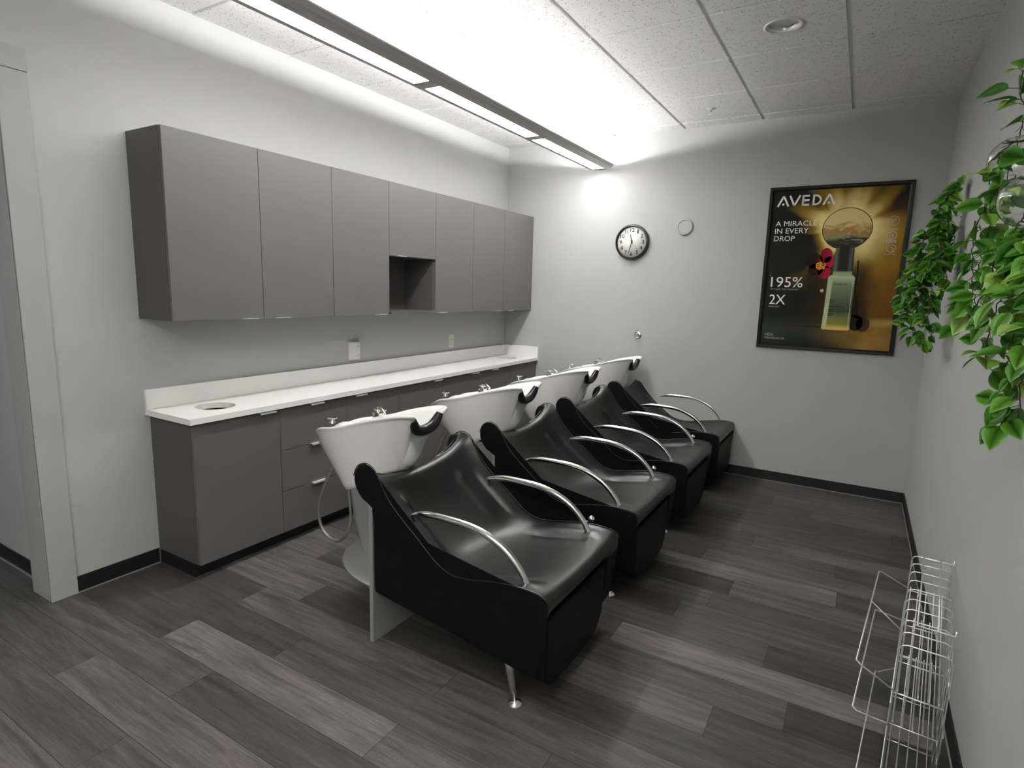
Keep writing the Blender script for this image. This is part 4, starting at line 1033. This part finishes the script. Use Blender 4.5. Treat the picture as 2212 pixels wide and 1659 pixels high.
def vine(name, label, origin, curves, step, size, seed, extra, grp, bias=0.0):
    rg = random.Random(seed); t = thing(name, label, 'plant', origin, grp); O = Vector(origin)
    bs = B(); bl = B(); lay = bl.faces.layers.float.new('tone')
    for cv in curves:
        pts = catmull([Vector((min(x, W-.03), y, z))-O for x, y, z in cv], 8)
        pts = [p+Vector((rg.uniform(-.004, .004), rg.uniform(-.004, .004), rg.uniform(-.004, .004))) for p in pts]
        tube(bs, pts, 0.0016, 6); acc = 0.0
        for a, b_ in zip(pts, pts[1:]):
            acc += (b_-a).length
            while acc > step:
                acc -= step
                for _ in range(extra):
                    ang = rg.uniform(0, 2*PI); q = a.lerp(b_, rg.random())
                    out = Vector((math.cos(ang), math.sin(ang), rg.uniform(-1.0, .35))).normalized()
                    if q.x+O.x > W-.07 and out.x > 0: out.x *= -1
                    if q.x+O.x+out.x*size > W-.02: out.x = -abs(out.x)*.3
                    st = q+out*rg.uniform(.008, .030); tube(bs, [q, st], 0.0009, 4)
                    up_ = Vector((rg.uniform(-.7, .3), rg.uniform(-.9, .1), rg.uniform(.1, 1))).normalized()
                    dd = (out+Vector((0, 0, -.25))).normalized()
                    tone = rg.choice((.15, .3, .35, .45, .5, .55, .6, .65, .75, .88))+bias
                    if any((st+dd*size*.5+O-g_).length < .105 and st.x+O.x < g_.x+.03 for g_ in GLOBES): continue
                    leaf(bl, lay, st, dd, up_, size*rg.uniform(.6, 1.1), tone, rg)
    for v in bl.verts: 
        if v.co.x+O.x > W-.004: v.co.x = W-.004-O.x
    me = bpy.data.meshes.new('leaves'); bl.to_mesh(me); bl.free()
    obj('stems', bs, M['stem'], t); obj('leaves', me, M['leaf'], t)
    return t
near_a = [[(3.497, -2.82, 2.003), (3.444, -2.95, 1.948), (3.41, -3.0, 1.891), (3.421, -3.02, 1.844)],
   [(3.497, -2.85, 1.891), (3.444, -2.95, 1.828), (3.419, -2.9, 1.756), (3.425, -2.85, 1.651), (3.448, -2.82, 1.539), (3.471, -2.82, 1.453)],
   [(3.498, -2.8, 2.02), (3.489, -2.9, 2.061), (3.464, -2.95, 2.112), (3.47, -2.95, 2.194)],
   [(3.50, -2.80, 2.0), (3.49, -2.72, 1.85), (3.46, -2.75, 1.70), (3.45, -2.85, 1.58)]]
near_b = [[(3.497, -3.1, 1.762), (3.459, -3.15, 1.693), (3.443, -3.1, 1.612), (3.434, -3.0, 1.511), (3.405, -2.92, 1.418)],
   [(3.497, -3.1, 1.75), (3.474, -3.2, 1.619), (3.461, -3.15, 1.526), (3.463, -3.05, 1.435), (3.481, -2.95, 1.341)],
   [(3.502, -3.12, 1.718), (3.479, -3.3, 1.582), (3.474, -3.3, 1.448), (3.489, -3.25, 1.293), (3.494, -3.2, 1.162)],
   [(3.502, -3.15, 1.715), (3.486, -3.35, 1.58), (3.495, -3.35, 1.452), (3.502, -3.3, 1.336), (3.519, -3.25, 1.237)],
   [(3.50, -3.1, 1.755), (3.505, -3.3, 1.625), (3.51, -3.35, 1.496), (3.52, -3.3, 1.362)]]
far_a = [[(3.476, -1.1, 1.99), (3.49, -1.15, 2.05), (3.53, -1.15, 2.12), (3.54, -1.1, 2.19)],
   [(3.488, -1.1, 1.949), (3.50, -1.2, 1.93), (3.535, -1.2, 1.84), (3.54, -1.2, 1.70)],
   [(3.466, -1.1, 1.925), (3.406, -1.2, 1.868), (3.389, -1.2, 1.744), (3.391, -1.2, 1.543), (3.414, -1.2, 1.287)],
   [(3.463, -1.1, 1.95), (3.452, -1.15, 2.02), (3.481, -1.15, 2.09), (3.54, -1.15, 2.14)],
   [(3.466, -1.1, 1.925), (3.464, -1.35, 1.783), (3.404, -1.3, 1.641), (3.414, -1.3, 1.469)]]
far_b = [[(3.447, -1.1, 1.79), (3.371, -1.15, 1.747), (3.354, -1.1, 1.595), (3.364, -1.1, 1.384)],
   [(3.458, -1.1, 1.80), (3.45, -1.3, 1.69), (3.453, -1.35, 1.544), (3.449, -1.35, 1.398), (3.442, -1.35, 1.286)],
   [(3.494, -1.1, 1.80), (3.504, -1.3, 1.70), (3.518, -1.3, 1.619), (3.502, -1.3, 1.497)],
   [(3.46, -1.1, 1.80), (3.40, -1.22, 1.72), (3.37, -1.22, 1.60), (3.38, -1.2, 1.45)]]
G_ = 'green trailing vines on the right wall'
vine('trailing_vine', 'green leafy vine falling from the upper near globe at the right edge', (3.497, -2.816, 1.942), near_a, .034, .073, 1, 2, G_, .06)
vine('trailing_vine', 'green leafy vine hanging lowest at the right edge below the lower near globe', (3.497, -3.101, 1.787), near_b, .038, .073, 2, 2, G_, .06)
vine('trailing_vine', 'smaller dense green vine farther along the right wall, beside the poster', (3.495, -1.08, 1.83), far_a+far_b, .031, .068, 3, 3, G_, 0.0)
